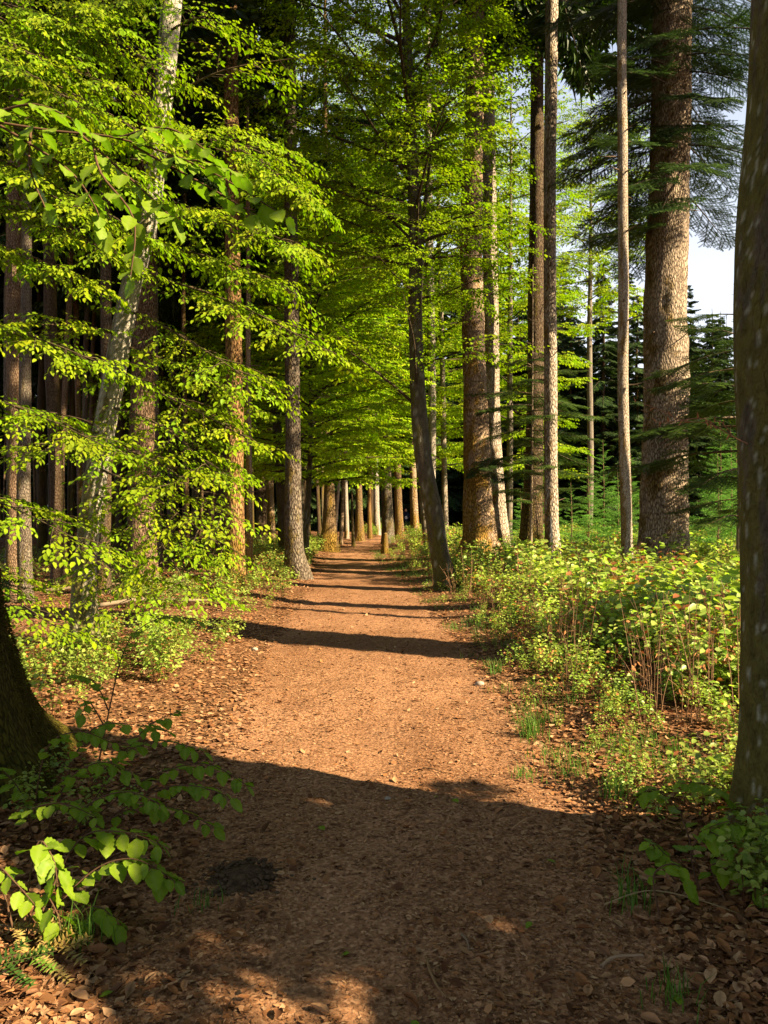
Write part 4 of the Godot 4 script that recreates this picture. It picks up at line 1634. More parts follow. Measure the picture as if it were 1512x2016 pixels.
	stick("fallen_branch", "long grey branch fallen on the leaves left of the mossy spruce", [Vector3(-4.4, 0.08, -11.4), Vector3(-3.7, 0.14, -11.9), Vector3(-3.0, 0.10, -12.1), Vector3(-2.4, 0.06, -12.6)], 0.035, Color(0.17, 0.13, 0.09))
	stick("fallen_branch", "thin fallen branch in the shaded stand behind the pale leaning beech", [Vector3(-6.0, 0.08, -13.6), Vector3(-5.0, 0.16, -14.0), Vector3(-4.0, 0.08, -14.2)], 0.03, Color(0.15, 0.11, 0.07))
	# dug soil
	var mound := Geo.new()
	var rings := 12
	for a in rings + 1:
		for s in 33:
			var th := TAU * (s % 32) / 32.0
			var q := float(a) / rings
			var rad := q * (0.19 + 0.11 * noise.get_noise_2d(cos(th) * 1.5, sin(th) * 1.5) + 0.03 * fine.get_noise_2d(cos(th) * 5.0, sin(th) * 5.0))
			var lump := 0.018 * fine.get_noise_3d(cos(th) * q * 4.0, sin(th) * q * 4.0, 2.0)
			mound.put(Vector3(cos(th) * rad * 1.15, 0.038 * (0.5 + 0.5 * cos(PI * q)) + lump * (1.0 - q) - 0.012 * q, sin(th) * rad), Vector3.UP, Color(0.085, 0.056, 0.035) * r(0.6, 1.4), Vector2(cos(th) * rad, sin(th) * rad))
	for a in rings:
		for s in 32:
			var k := a * 33 + s
			mound.tri(k, k + 33, k + 1)
			mound.tri(k + 1, k + 33, k + 34)
	o = thing("soil_mound", "low heap of black dug soil at the left path edge", "mound", Vector3(-0.60, ground(-0.60, -3.28) + 0.008, -3.28))
	part(o, "heap", mound.mesh(true), M.soil)
	for k in 150:
		var th := r(0, TAU)
		var q := minf(absf(rng.randfn()) * 0.12 + 0.08, 0.42)
		var s := r(0.004, 0.014)
		var clod := SphereMesh.new()
		clod.radial_segments = 6
		clod.rings = 3
		clod.radius = s
		clod.height = s * 1.6
		part(o, "clod", clod, M.clod, Transform3D(Basis(Vector3.UP, th), Vector3(cos(th) * q, 0.045 * (0.5 + 0.5 * cos(PI * minf(q / 0.22, 1.0))) - 0.004, sin(th) * q)))
	# grass tufts
	for t in [[-1.08, -2.72, 0.17, 60, "grass tuft below the bright shoots at the lower left"], [1.07, -7.4, 0.20, 60, "grass tuft at the right path edge beside the first bushes"], [1.02, -5.35, 0.22, 90, "largest grass tuft at the right edge of the sunny path"], [0.92, -2.45, 0.14, 40, "small grass tuft in the lower right shade"], [0.98, -3.05, 0.20, 40, "thin grass tuft among the shaded right shoots"], [0.83, -4.55, 0.12, 40, "low grass tuft where sun and shade meet at right"], [-0.72, -3.05, 0.09, 26, "tiny grass tuft behind the black soil heap"], [1.25, -4.15, 0.16, 50, "grass tuft beneath the nearest right bushes"]]:
		o = thing("grass_tuft", t[4], "grass", Vector3.ZERO)
		var gg := Geo.new()
		for k in t[3]:
			blade(gg, Vector3(t[0] + rng.randfn() * 0.045, 0, t[1] + rng.randfn() * 0.045), t[2] * r(0.5, 1.1), 0.005)
		part(o, "blades", gg.mesh(), M.grass)
	# fir sprigs
	sprig("green fir sprig poking in at the lower left corner", Vector3(-1.33, 0.06, -2.42), Vector3(0.85, 0.12, -0.2), 0.28, Color(1.9, 2.0, 1.2))
	sprig("dark fir sprig across the top of the mossy stump", Vector3(-2.35, 1.18, -4.05), Vector3(0.9, -0.02, -0.2), 0.42, Color(1.2, 1.3, 1.1))
	sprig("dry tan fir twig on the leaves at the lower left", Vector3(-1.32, 0.06, -2.72), Vector3(0.9, 0.02, 0.15), 0.22, Color(9.0, 3.6, 4.5))
	sprig("dry tan fir twig below the grass tuft at lower left", Vector3(-1.20, 0.05, -2.56), Vector3(0.9, 0.0, -0.35), 0.22, Color(9.0, 3.6, 4.5))
	# a spruce cone
	var cone := Geo.new()
	for k in 90:
		var t := k / 90.0
		var a := k * 2.39996
		var out := Vector3(0, cos(a), sin(a))
		cone.leaf(Vector3(t * 0.075, 0, 0) + out * 0.008 * sin(PI * (0.12 + 0.8 * t)), (out + Vector3(0.9, 0, 0)).normalized(), (out - Vector3(0.9, 0, 0)).normalized(), 0.016, 0.013, Color(0.16, 0.08, 0.045) * r(0.8, 1.3))
	o = thing("spruce_cone", "spruce cone lying below the bright shoots at lower left", "cone", Vector3(-1.10, ground(-1.10, -2.98) + 0.03, -2.98))
	part(o, "scales", cone.mesh(), M.twig, Transform3D(Basis(Vector3.UP, 0.5), Vector3.ZERO))
	for s in [[0.02, -4.18, 0.016, "small white stone at the shadow's edge on the path"], [0.86, -6.9, 0.035, "pale stone at the right edge of the sunny path"], [-1.45, -8.6, 0.035, "grey stone in the seedlings left of the path"]]:
		stone(s[3], s[0], s[1], s[2])


func stone(label: String, x: float, z: float, size: float) -> void:
	var g := Geo.new()
	var sd := r(0, 50)
	for a in 9:
		for s in 13:
			var th := TAU * (s % 12) / 12.0
			var ph := PI * a / 8.0
			var d := Vector3(sin(ph) * cos(th), cos(ph), sin(ph) * sin(th))
			g.put(d * size * (1.0 + 0.25 * noise.get_noise_3d(d.x + sd, d.y, d.z)) * Vector3(1.2, 0.7, 0.9), d, Color(0.26, 0.22, 0.18) * r(0.85, 1.15))
	for a in 8:
		for s in 12:
			var k := a * 13 + s
			g.tri(k, k + 13, k + 1)
			g.tri(k + 1, k + 13, k + 14)
	var o := thing("stone", label, "stone", Vector3(x, ground(x, z) + size * 0.35, z))
	part(o, "body", g.mesh(), M.twig)


func sprig(label: String, at: Vector3, dir: Vector3, long: float, tint: Color) -> void:
	at.y += ground(at.x, at.z) if at.y < 0.5 else 0.0
	var g := Geo.new()
	fir_frond(g, Vector3.ZERO, dir.normalized(), long, true)
	for k in g.c.size():
		g.c[k] = Color(g.c[k].r * tint.r, g.c[k].g * tint.g, g.c[k].b * tint.b)
	g.tube(PackedVector3Array([-dir * 0.1, Vector3.ZERO, dir.normalized() * long]), PackedFloat32Array([0.003, 0.003, 0.001]), 4, Color(0.09, 0.055, 0.03))
	var o := thing("fir_sprig", label, "sprig", at)
	part(o, "needles", g.mesh(), M.needle)


func stick(kind: String, label: String, pts: Array, rad: float, col: Color) -> void:
	var at: Vector3 = pts[0]
	var lift := ground(at.x, at.z)
	var o := thing(kind, label, "stick", Vector3(at.x, lift, at.z))
	var local := []
	for p in pts:
		local.append(p - Vector3(at.x, 0, at.z))
	var m := 14
	var line := curve_through(local, m)
	var rads := PackedFloat32Array()
	for k in m:
		rads.push_back(rad * (1.0 - 0.45 * k / m) * (1.0 + 0.25 * fine.get_noise_2d(k * 1.7, rad * 900.0)))
	var g := Geo.new()
	g.tube(line, rads, 7, col)
	part(o, "stem", g.mesh(), M.twig)


# ---------------------------------------------------------------- the person far down the path

func make_person() -> void:
	var at := Vector3(1.62, 0, -57.0)
	at.y = ground(at.x, at.z) - 0.02
	var o := thing("person", "person in a dark jacket holding a white sheet, far off between two trunks", "person", at)
	# joints: from, to, radius, radius, colour
	var skin := Color(0.42, 0.24, 0.17)
	var coat := Color(0.012, 0.016, 0.035)
	var leg := Color(0.018, 0.018, 0.022)
	var hair := Color(0.10, 0.035, 0.02)
	var shoe := Color(0.02, 0.015, 0.012)
	var bones := [
		[Vector3(0, 1.60, 0.01), Vector3(0, 1.64, 0.02), 0.082, 0.088, skin], [Vector3(0, 1.655, -0.025), Vector3(0, 1.67, 0.0), 0.092, 0.088, hair], [Vector3(0, 1.60, 0.095), Vector3(0, 1.58, 0.105), 0.014, 0.016, skin],
		[Vector3(0, 1.44, -0.01), Vector3(0, 1.44, 0.0), 0.055, 0.052, skin], [Vector3(0, 1.36, 0), Vector3(0, 1.05, 0.0), 0.135, 0.13, coat], [Vector3(-0.13, 1.40, 0), Vector3(0.13, 1.40, 0), 0.075, 0.075, coat],
		[Vector3(0, 1.05, 0), Vector3(0, 0.88, 0), 0.135, 0.15, coat], [Vector3(-0.19, 1.39, 0), Vector3(-0.25, 1.12, -0.02), 0.062, 0.05, coat], [Vector3(-0.25, 1.12, -0.02), Vector3(-0.10, 1.10, 0.24), 0.048, 0.036, coat],
		[Vector3(0.19, 1.39, 0), Vector3(0.26, 1.12, -0.02), 0.062, 0.05, coat], [Vector3(0.26, 1.12, -0.02), Vector3(0.12, 1.08, 0.24), 0.048, 0.036, coat],
		[Vector3(-0.09, 0.90, 0), Vector3(-0.10, 0.48, 0.05), 0.09, 0.058, leg], [Vector3(-0.10, 0.48, 0.05), Vector3(-0.10, 0.09, 0.0), 0.056, 0.04, leg], [Vector3(0.09, 0.90, 0), Vector3(0.10, 0.48, -0.02), 0.09, 0.058, leg], [Vector3(0.10, 0.48, -0.02), Vector3(0.10, 0.09, -0.14), 0.056, 0.04, leg],
		[Vector3(-0.10, 0.045, -0.04), Vector3(-0.11, 0.04, 0.15), 0.045, 0.038, shoe], [Vector3(0.10, 0.045, -0.18), Vector3(0.11, 0.04, 0.01), 0.045, 0.038, shoe],
		[Vector3(-0.09, 1.10, 0.26), Vector3(-0.05, 1.11, 0.31), 0.032, 0.034, skin], [Vector3(0.11, 1.08, 0.26), Vector3(0.07, 1.09, 0.31), 0.032, 0.034, skin],
	]
	for s in [-1.0, 1.0]:
		var palm := Vector3(-0.05, 1.11, 0.31) if s < 0 else Vector3(0.07, 1.09, 0.31)
		for f in 4:
			var root := palm + Vector3(s * -0.012, 0.028 - 0.019 * f, 0.012)
			bones.append([root, root + Vector3(-s * 0.030, -0.006, 0.030), 0.010, 0.0095, skin])
			bones.append([root + Vector3(-s * 0.030, -0.006, 0.030), root + Vector3(-s * (0.058 - 0.006 * absf(f - 1.0)), -0.012, 0.018), 0.0095, 0.008, skin])
		bones.append([palm + Vector3(0, 0.025, -0.01), palm + Vector3(-s * 0.035, 0.05, 0.025), 0.012, 0.009, skin])
	part(o, "body", flesh(bones, 0.016), M.cloth)
	var page := Geo.new()
	for k in 2:
		for q in [Vector3(-0.07, -0.10, 0), Vector3(0.07, -0.10, 0), Vector3(0.07, 0.10, 0), Vector3(-0.07, 0.10, 0)]:
			page.put(q + Vector3(0.01, 1.10, 0.345 + 0.003 * k), Vector3(0, 0, 1 if k else -1), Color(0.7, 0.72, 0.75))
	for f in [[4, 7, 5], [5, 7, 6], [0, 1, 3], [1, 2, 3], [0, 4, 1], [1, 4, 5], [1, 5, 2], [2, 5, 6], [2, 6, 3], [3, 6, 7], [3, 7, 0], [0, 7, 4]]:
		page.tri(f[0], f[1], f[2])
	var sheet_node := thing("paper_sheet", "white sheet in the hands of the person far down the path", "paper", at)
	part(sheet_node, "page", page.mesh(), M.cloth)


func flesh(bones: Array, cell: float) -> ArrayMesh:
	# tapered capsules joined by a smooth minimum, meshed as surface nets
	var field := {}
	var tone := {}
	for b in bones:
		var reach: float = maxf(b[2], b[3]) + cell * 3.0
		var lo: Vector3 = b[0].min(b[1]) - Vector3.ONE * reach
		var hi: Vector3 = b[0].max(b[1]) + Vector3.ONE * reach
		var axis: Vector3 = b[1] - b[0]
		var ll := maxf(axis.length_squared(), 1e-9)
		for x in range(int(floor(lo.x / cell)), int(ceil(hi.x / cell)) + 1):
			for y in range(int(floor(lo.y / cell)), int(ceil(hi.y / cell)) + 1):
				for z in range(int(floor(lo.z / cell)), int(ceil(hi.z / cell)) + 1):
					var p := Vector3(x, y, z) * cell
					var t := clampf((p - b[0]).dot(axis) / ll, 0, 1)
					var d: float = p.distance_to(b[0] + axis * t) - lerpf(b[2], b[3], t)
					var key := Vector3i(x, y, z)
					if field.has(key):
						var e: float = field[key]
						if d < e:
							tone[key] = b[4]
						var k := 0.022
						var h := clampf(0.5 + 0.5 * (e - d) / k, 0, 1)
						field[key] = lerpf(e, d, h) - k * h * (1.0 - h)
					else:
						field[key] = d
						tone[key] = b[4]
	var g := Geo.new()
	var at := {}
	var corner: Array[Vector3i] = []
	for k in 8:
		corner.append(Vector3i(k & 1, (k >> 1) & 1, (k >> 2) & 1))
	for key in field:
		var inside := 0
		var full := true
		var sum := Vector3.ZERO
		var n := 0
		var f := PackedFloat32Array()
		for c in corner:
			if not field.has(key + c):
				full = false
				break
			f.push_back(field[key + c])
			if f[-1] < 0.0:
				inside += 1
		if not full or inside == 0 or inside == 8:
			continue
		for a in 8:
			for bit in [1, 2, 4]:
				if a & bit == 0 and (f[a] < 0.0) != (f[a | bit] < 0.0):
					sum += Vector3(corner[a]).lerp(Vector3(corner[a | bit]), f[a] / (f[a] - f[a | bit]))
					n += 1
		at[key] = g.v.size()
		g.put((Vector3(key) + sum / n) * cell, Vector3.UP, tone[key])
	for key in at:
		for ax in 3:
			var e := Vector3i(1 if ax == 0 else 0, 1 if ax == 1 else 0, 1 if ax == 2 else 0)
			if not field.has(key + e):
				continue
			var s0: bool = field[key] < 0.0
			if s0 == (field[key + e] < 0.0):
				continue
			var u := Vector3i(e.z, e.x, e.y)
			var w := Vector3i(e.y, e.z, e.x)
			var q := [key, key - u, key - u - w, key - w]
			if not (at.has(q[1]) and at.has(q[2]) and at.has(q[3])):
				continue
			if s0:
				g.tri(at[q[0]], at[q[2]], at[q[1]])
				g.tri(at[q[0]], at[q[3]], at[q[2]])
			else:
				g.tri(at[q[0]], at[q[1]], at[q[2]])
				g.tri(at[q[0]], at[q[2]], at[q[3]])
	return g.mesh(true)


# ---------------------------------------------------------------- measured shapes: trunk axes [depth, [x, height, radius] ...], limbs and shoots

const TRUNKS := {
	"pale_leaning_beech": [-8.3, [[-3.24, -0.25, 0.191], [-3.24, 0.00, 0.159], [-3.24, 0.94, 0.115], [-3.17, 1.59, 0.115], [-3.08, 2.14, 0.121], [-2.97, 2.69, 0.121], [-2.87, 3.24, 0.115], [-2.71, 4.01, 0.110], [-2.61, 4.34, 0.104], [-2.43, 5.71, 0.104], [-2.31, 7.08, 0.110], [-2.24, 10.04, 0.066], [-2.16, 13.00, 0.020]]],
	"left_pair_a": [-13.0, [[-6.29, -0.25, 0.144], [-6.29, 0.00, 0.120], [-6.27, 1.62, 0.107], [-6.24, 5.06, 0.120], [-6.16, 10.22, 0.116], [-6.12, 17.11, 0.070], [-6.09, 24.00, 0.020]]],
	"left_pair_b": [-12.6, [[-5.88, -0.25, 0.140], [-5.88, 0.00, 0.117], [-5.90, 1.62, 0.108], [-5.85, 4.95, 0.083], [-5.83, 7.45, 0.075], [-5.82, 13.72, 0.045], [-5.81, 20.00, 0.020]]],
	"dark_broad": [-16.5, [[-5.22, -0.25, 0.380], [-5.22, 0.00, 0.316], [-5.19, 2.73, 0.251], [-5.15, 7.09, 0.229], [-5.13, 12.55, 0.196], [-5.12, 19.77, 0.118], [-5.11, 27.00, 0.020]]],
	"grey_behind_broad": [-18.0, [[-5.31, -0.25, 0.136], [-5.31, 0.00, 0.113], [-5.35, 2.84, 0.101], [-5.39, 6.41, 0.089], [-5.43, 11.17, 0.077], [-5.44, 16.58, 0.046], [-5.45, 22.00, 0.020]]],
	"mossy_spruce": [-14.5, [[-2.81, -0.25, 0.236], [-2.81, 0.00, 0.197], [-2.82, 1.63, 0.173], [-2.84, 4.50, 0.153], [-2.87, 7.38, 0.134], [-2.89, 9.30, 0.134], [-2.91, 11.22, 0.129], [-2.93, 18.11, 0.078], [-2.95, 25.00, 0.020]]],
	"slim_companion": [-17.0, [[-2.98, -0.25, 0.088], [-2.98, 0.00, 0.073], [-2.99, 2.76, 0.067], [-3.01, 5.01, 0.056], [-3.02, 8.39, 0.045], [-3.03, 12.19, 0.027], [-3.03, 16.00, 0.020]]],
	"flared_spruce": [-17.8, [[-2.00, -0.25, 0.367], [-2.00, 0.00, 0.306], [-2.07, 0.64, 0.218], [-2.11, 2.82, 0.182], [-2.15, 6.35, 0.165], [-2.17, 9.88, 0.147], [-2.21, 13.42, 0.141], [-2.24, 20.21, 0.085], [-2.27, 27.00, 0.020]]],
	"slim_beside_path": [-22.0, [[-2.26, -0.25, 0.131], [-2.26, 0.00, 0.109], [-2.18, 1.67, 0.087], [-2.10, 3.85, 0.065], [-2.12, 6.76, 0.058], [-2.13, 8.88, 0.035], [-2.14, 11.00, 0.020]]],
	"dark_leaning": [-23.0, [[-3.04, -0.25, 0.155], [-3.04, 0.00, 0.129], [-3.15, 3.19, 0.137], [-3.32, 5.47, 0.129], [-3.54, 7.76, 0.114], [-3.71, 9.28, 0.106], [-3.82, 12.32, 0.091], [-3.86, 16.16, 0.055], [-3.90, 20.00, 0.020]]],
	"ochre_pole": [-28.0, [[-4.07, -0.25, 0.167], [-4.07, 0.00, 0.139], [-4.13, 1.70, 0.130], [-4.19, 4.48, 0.111], [-4.24, 7.25, 0.093], [-4.28, 14.13, 0.056], [-4.32, 21.00, 0.020]]],
	"golden_moss": [-30.0, [[-2.14, -0.25, 0.476], [-2.14, 0.00, 0.397], [-2.14, 1.11, 0.258], [-2.14, 2.70, 0.198], [-2.22, 4.68, 0.169], [-2.30, 7.66, 0.139], [-2.30, 12.03, 0.119], [-2.30, 19.01, 0.071], [-2.30, 26.00, 0.020]]],
	"thin_pale_leaning": [-45.0, [[-2.83, -0.25, 0.107], [-2.83, 0.00, 0.089], [-2.74, 1.79, 0.089], [-2.59, 3.87, 0.074], [-2.50, 7.94, 0.045], [-2.42, 12.00, 0.020]]],
	"slim_brown": [-36.0, [[-2.02, -0.25, 0.114], [-2.02, 0.00, 0.095], [-1.95, 1.74, 0.083], [-1.88, 4.12, 0.071], [-1.83, 10.06, 0.043], [-1.77, 16.00, 0.020]]],
	"white_slim": [-43.0, [[-2.08, -0.25, 0.171], [-2.08, 0.00, 0.142], [-2.13, 2.63, 0.100], [-2.16, 6.04, 0.085], [-2.18, 14.02, 0.051], [-2.20, 22.00, 0.020]]],
	"short_dead_stem": [-35.0, [[-1.39, -0.25, 0.111], [-1.39, 0.00, 0.093], [-1.44, 1.04, 0.069], [-1.46, 2.08, 0.058], [-1.46, 2.34, 0.035], [-1.46, 2.60, 0.020]]],
	"yellow_moss": [-41.0, [[-1.30, -0.25, 0.325], [-1.30, 0.00, 0.271], [-1.33, 1.77, 0.190], [-1.36, 4.48, 0.149], [-1.38, 7.19, 0.122], [-1.41, 16.60, 0.073], [-1.44, 26.00, 0.020]]],
	"orange_slim": [-45.0, [[-0.83, -0.25, 0.179], [-0.83, 0.00, 0.149], [-0.86, 1.79, 0.119], [-0.83, 3.57, 0.104], [-0.78, 13.29, 0.062], [-0.74, 23.00, 0.020]]],
	"white_thick": [-50.0, [[-0.46, -0.25, 0.298], [-0.46, 0.00, 0.248], [-0.50, 1.81, 0.198], [-0.53, 5.12, 0.165], [-0.56, 16.06, 0.099], [-0.59, 27.00, 0.020]]],
	"dark_behind_white": [-56.0, [[-0.85, -0.25, 0.222], [-0.85, 0.00, 0.185], [-0.85, 1.85, 0.167], [-0.85, 14.42, 0.100], [-0.85, 27.00, 0.020]]],
	"grey_smooth": [-37.0, [[0.20, -0.25, 0.382], [0.20, 0.00, 0.318], [0.15, 1.75, 0.269], [0.10, 3.46, 0.245], [0.05, 6.64, 0.220], [0.01, 15.32, 0.132], [-0.03, 24.00, 0.020]]],
	"brown_mossy": [-43.0, [[0.88, -0.25, 0.307], [0.88, 0.00, 0.256], [0.82, 1.78, 0.213], [0.74, 4.62, 0.185], [0.64, 15.31, 0.111], [0.55, 26.00, 0.020]]],
	"tan_spruce": [-38.0, [[1.56, -0.25, 0.287], [1.56, 0.00, 0.239], [1.48, 1.75, 0.188], [1.41, 4.26, 0.163], [1.36, 6.78, 0.138], [1.30, 16.39, 0.083], [1.24, 26.00, 0.020]]],
	"grey_behind_beech": [-33.0, [[1.90, -0.25, 0.236], [1.90, 0.00, 0.196], [1.75, 1.07, 0.164], [1.62, 2.82, 0.153], [1.40, 12.41, 0.092], [1.18, 22.00, 0.020]]],
	"path_beech": [-15.2, [[1.27, -0.25, 0.302], [1.27, 0.00, 0.251], [1.13, 0.52, 0.191], [0.97, 1.53, 0.181], [0.79, 2.43, 0.171], [0.70, 3.34, 0.161], [0.64, 4.65, 0.141], [0.62, 5.65, 0.136], [0.65, 6.86, 0.151], [0.57, 8.16, 0.111], [0.53, 9.67, 0.090], [0.47, 10.68, 0.080], [0.41, 11.68, 0.065], [0.37, 13.84, 0.039], [0.33, 16.00, 0.020]]],
	"pale_pole": [-30.0, [[1.83, -0.25, 0.190], [1.83, 0.00, 0.159], [1.88, 2.70, 0.139], [1.88, 5.68, 0.149], [1.83, 9.65, 0.159], [1.77, 12.03, 0.159], [1.73, 15.60, 0.139], [1.71, 21.80, 0.083], [1.68, 28.00, 0.020]]],
	"thin_pole": [-32.0, [[2.58, -0.25, 0.152], [2.58, 0.00, 0.127], [2.52, 2.78, 0.116], [2.46, 5.95, 0.106], [2.37, 10.18, 0.095], [2.29, 12.72, 0.085], [2.23, 18.36, 0.051], [2.17, 24.00, 0.020]]],
	"great_pair_a": [-20.5, [[2.63, -0.25, 0.748], [2.63, 0.00, 0.624], [2.56, 0.84, 0.434], [2.49, 2.34, 0.353], [2.43, 4.37, 0.319], [2.36, 7.08, 0.292], [2.32, 8.84, 0.285], [2.43, 12.51, 0.244], [2.45, 15.22, 0.230], [2.48, 22.61, 0.138], [2.50, 30.00, 0.020]]],
	"great_pair_b": [-23.5, [[3.57, -0.25, 0.429], [3.57, 0.00, 0.357], [3.45, 1.67, 0.288], [3.33, 4.01, 0.249], [3.29, 7.11, 0.225], [3.23, 9.76, 0.218], [3.20, 13.33, 0.194], [3.17, 17.22, 0.187], [3.15, 24.11, 0.112], [3.14, 31.00, 0.020]]],
	"dark_mossy_twin": [-22.5, [[4.29, -0.25, 0.446], [4.29, 0.00, 0.372], [4.35, 1.67, 0.298], [4.42, 3.90, 0.253], [4.46, 9.11, 0.223], [4.48, 12.83, 0.193], [4.49, 16.55, 0.164], [4.50, 22.77, 0.098], [4.51, 29.00, 0.020]]],
	"pale_twin": [-19.0, [[4.20, -0.25, 0.302], [4.20, 0.00, 0.251], [4.15, 1.02, 0.176], [4.12, 2.91, 0.163], [4.11, 5.42, 0.157], [4.11, 7.93, 0.151], [4.12, 11.08, 0.151], [4.15, 14.22, 0.157], [4.16, 20.61, 0.094], [4.18, 27.00, 0.020]]],
	"slim_spruce": [-13.8, [[4.39, -0.25, 0.142], [4.39, 0.00, 0.119], [4.36, 1.17, 0.100], [4.33, 3.45, 0.096], [4.30, 6.19, 0.091], [4.29, 8.47, 0.087], [4.29, 10.75, 0.078], [4.29, 16.38, 0.047], [4.29, 22.00, 0.020]]],
	"great_fir": [-16.8, [[6.13, -0.25, 0.720], [6.13, 0.00, 0.600], [6.12, 1.08, 0.517], [6.13, 2.19, 0.489], [6.16, 3.86, 0.467], [6.18, 6.08, 0.456], [6.23, 7.75, 0.433], [6.29, 9.97, 0.417], [6.33, 12.75, 0.400], [6.38, 21.88, 0.240], [6.42, 31.00, 0.020]]],
	"near_right": [-3.42, [[1.82, -0.25, 0.258], [1.82, 0.00, 0.215], [1.80, 0.44, 0.185], [1.79, 1.12, 0.179], [1.78, 1.79, 0.179], [1.76, 2.36, 0.176], [1.77, 2.70, 0.175], [1.82, 3.26, 0.174], [1.83, 3.83, 0.172], [1.87, 9.41, 0.103], [1.91, 15.00, 0.020]]],
}
const LEANING_BEECH_LIMBS := [
	[-2.39, 5.99, -8.30, -0.80, 6.17, -7.80, 0.22],
	[-2.47, 5.77, -8.30, -0.75, 4.62, -7.50, 0.5],
	[-2.50, 5.44, -8.30, -0.99, 5.11, -7.60, 0.45],
	[-2.59, 4.89, -8.30, -0.75, 4.05, -7.30, 0.5],
	[-2.67, 4.45, -8.30, -0.99, 3.80, -7.60, 0.45],
	[-2.71, 4.12, -8.30, -0.55, 3.06, -7.20, 0.5],
	[-2.78, 3.73, -8.30, -1.12, 2.68, -7.20, 0.5],
	[-2.83, 3.35, -8.30, -1.50, 2.73, -8.20, 0.45],
	[-2.90, 3.02, -8.30, -1.24, 2.21, -7.20, 0.5],
	[-2.97, 2.69, -8.30, -1.55, 1.89, -7.10, 0.45],
	[-3.05, 2.31, -8.30, -1.44, 1.49, -7.00, 0.5],
	[-3.11, 2.03, -8.30, -1.46, 1.17, -7.20, 0.45],
	[-3.16, 1.76, -8.30, -1.69, 0.81, -6.80, 0.45],
	[-3.22, 1.15, -8.30, -2.23, 0.61, -7.00, 0.4],
	[-2.83, 3.46, -8.30, -3.41, 3.35, -7.40, 0.45],
	[-3.02, 2.42, -8.30, -3.31, 2.06, -7.20, 0.45],
	[-2.31, 6.75, -8.30, -1.69, 6.47, -7.60, 0.3],
	[-2.50, 5.27, -8.30, -2.93, 5.21, -7.20, 0.5],
	[-2.39, 6.26, -8.30, -2.72, 6.19, -7.40, 0.5],
	[-2.28, 7.19, -8.30, -3.22, 5.94, -7.00, 0.5],
	[-2.50, 5.66, -8.30, -3.16, 4.87, -7.40, 0.5],
	[-2.26, 7.25, -8.30, -2.98, 6.25, -7.20, 0.45],
]
const HIDDEN_BEECH_LIMBS := [
	[-4.93, 6.96, -7.80, -2.79, 6.02, -7.20, 0.5],
	[-4.93, 6.54, -7.80, -2.30, 5.38, -7.00, 0.6],
	[-4.93, 6.29, -7.80, -1.97, 4.87, -7.00, 0.6],
	[-4.93, 5.98, -7.80, -2.08, 4.42, -6.90, 0.6],
	[-4.93, 5.51, -7.80, -2.17, 4.05, -6.90, 0.6],
	[-4.93, 5.05, -7.80, -2.40, 3.87, -6.90, 0.55],
	[-4.98, 4.53, -7.80, -2.58, 3.59, -6.90, 0.5],
	[-4.98, 3.65, -7.80, -2.30, 2.78, -6.80, 0.5],
	[-4.98, 2.83, -7.80, -2.37, 2.08, -6.80, 0.5],
	[-4.98, 1.95, -7.80, -2.51, 1.24, -6.60, 0.45],
	[-4.98, 1.18, -7.80, -2.65, 0.58, -6.30, 0.4],
	[-4.98, 6.13, -7.80, -2.79, 5.31, -7.60, 0.5],
	[-4.98, 6.65, -7.80, -2.95, 5.43, -6.60, 0.5],
	[-4.93, 6.80, -7.80, -2.08, 5.85, -7.40, 0.6],
	[-4.93, 5.72, -7.80, -2.21, 4.49, -6.60, 0.6],
	[-4.81, 6.32, -7.60, -2.57, 4.95, -6.40, 0.55],
	[-4.81, 5.11, -7.60, -2.52, 4.08, -6.50, 0.5],
]
const FRONT_SHOOTS := [
	[6, [-1.28, -0.01, -2.70], [-1.36, 0.27, -2.72], [-1.30, 0.25, -2.70], [-1.22, 0.18, -2.68]],
	[9, [-1.28, -0.01, -2.70], [-1.27, 0.33, -2.80], [-1.20, 0.30, -2.78], [-1.17, 0.22, -2.75]],
	[6, [-1.28, -0.01, -2.70], [-1.23, 0.18, -2.75], [-1.15, 0.14, -2.70], [-1.13, 0.09, -2.68]],
	[11, [-1.29, -0.01, -2.80], [-1.20, 0.26, -3.00], [-1.02, 0.30, -3.00], [-0.87, 0.26, -2.98]],
	[13, [-1.29, -0.01, -2.80], [-1.12, 0.18, -2.90], [-0.95, 0.24, -2.90], [-0.79, 0.17, -2.88]],
	[4, [-1.19, -0.02, -2.75], [-1.09, 0.10, -2.80], [-1.02, 0.10, -2.80], [-0.98, 0.07, -2.78]],
]
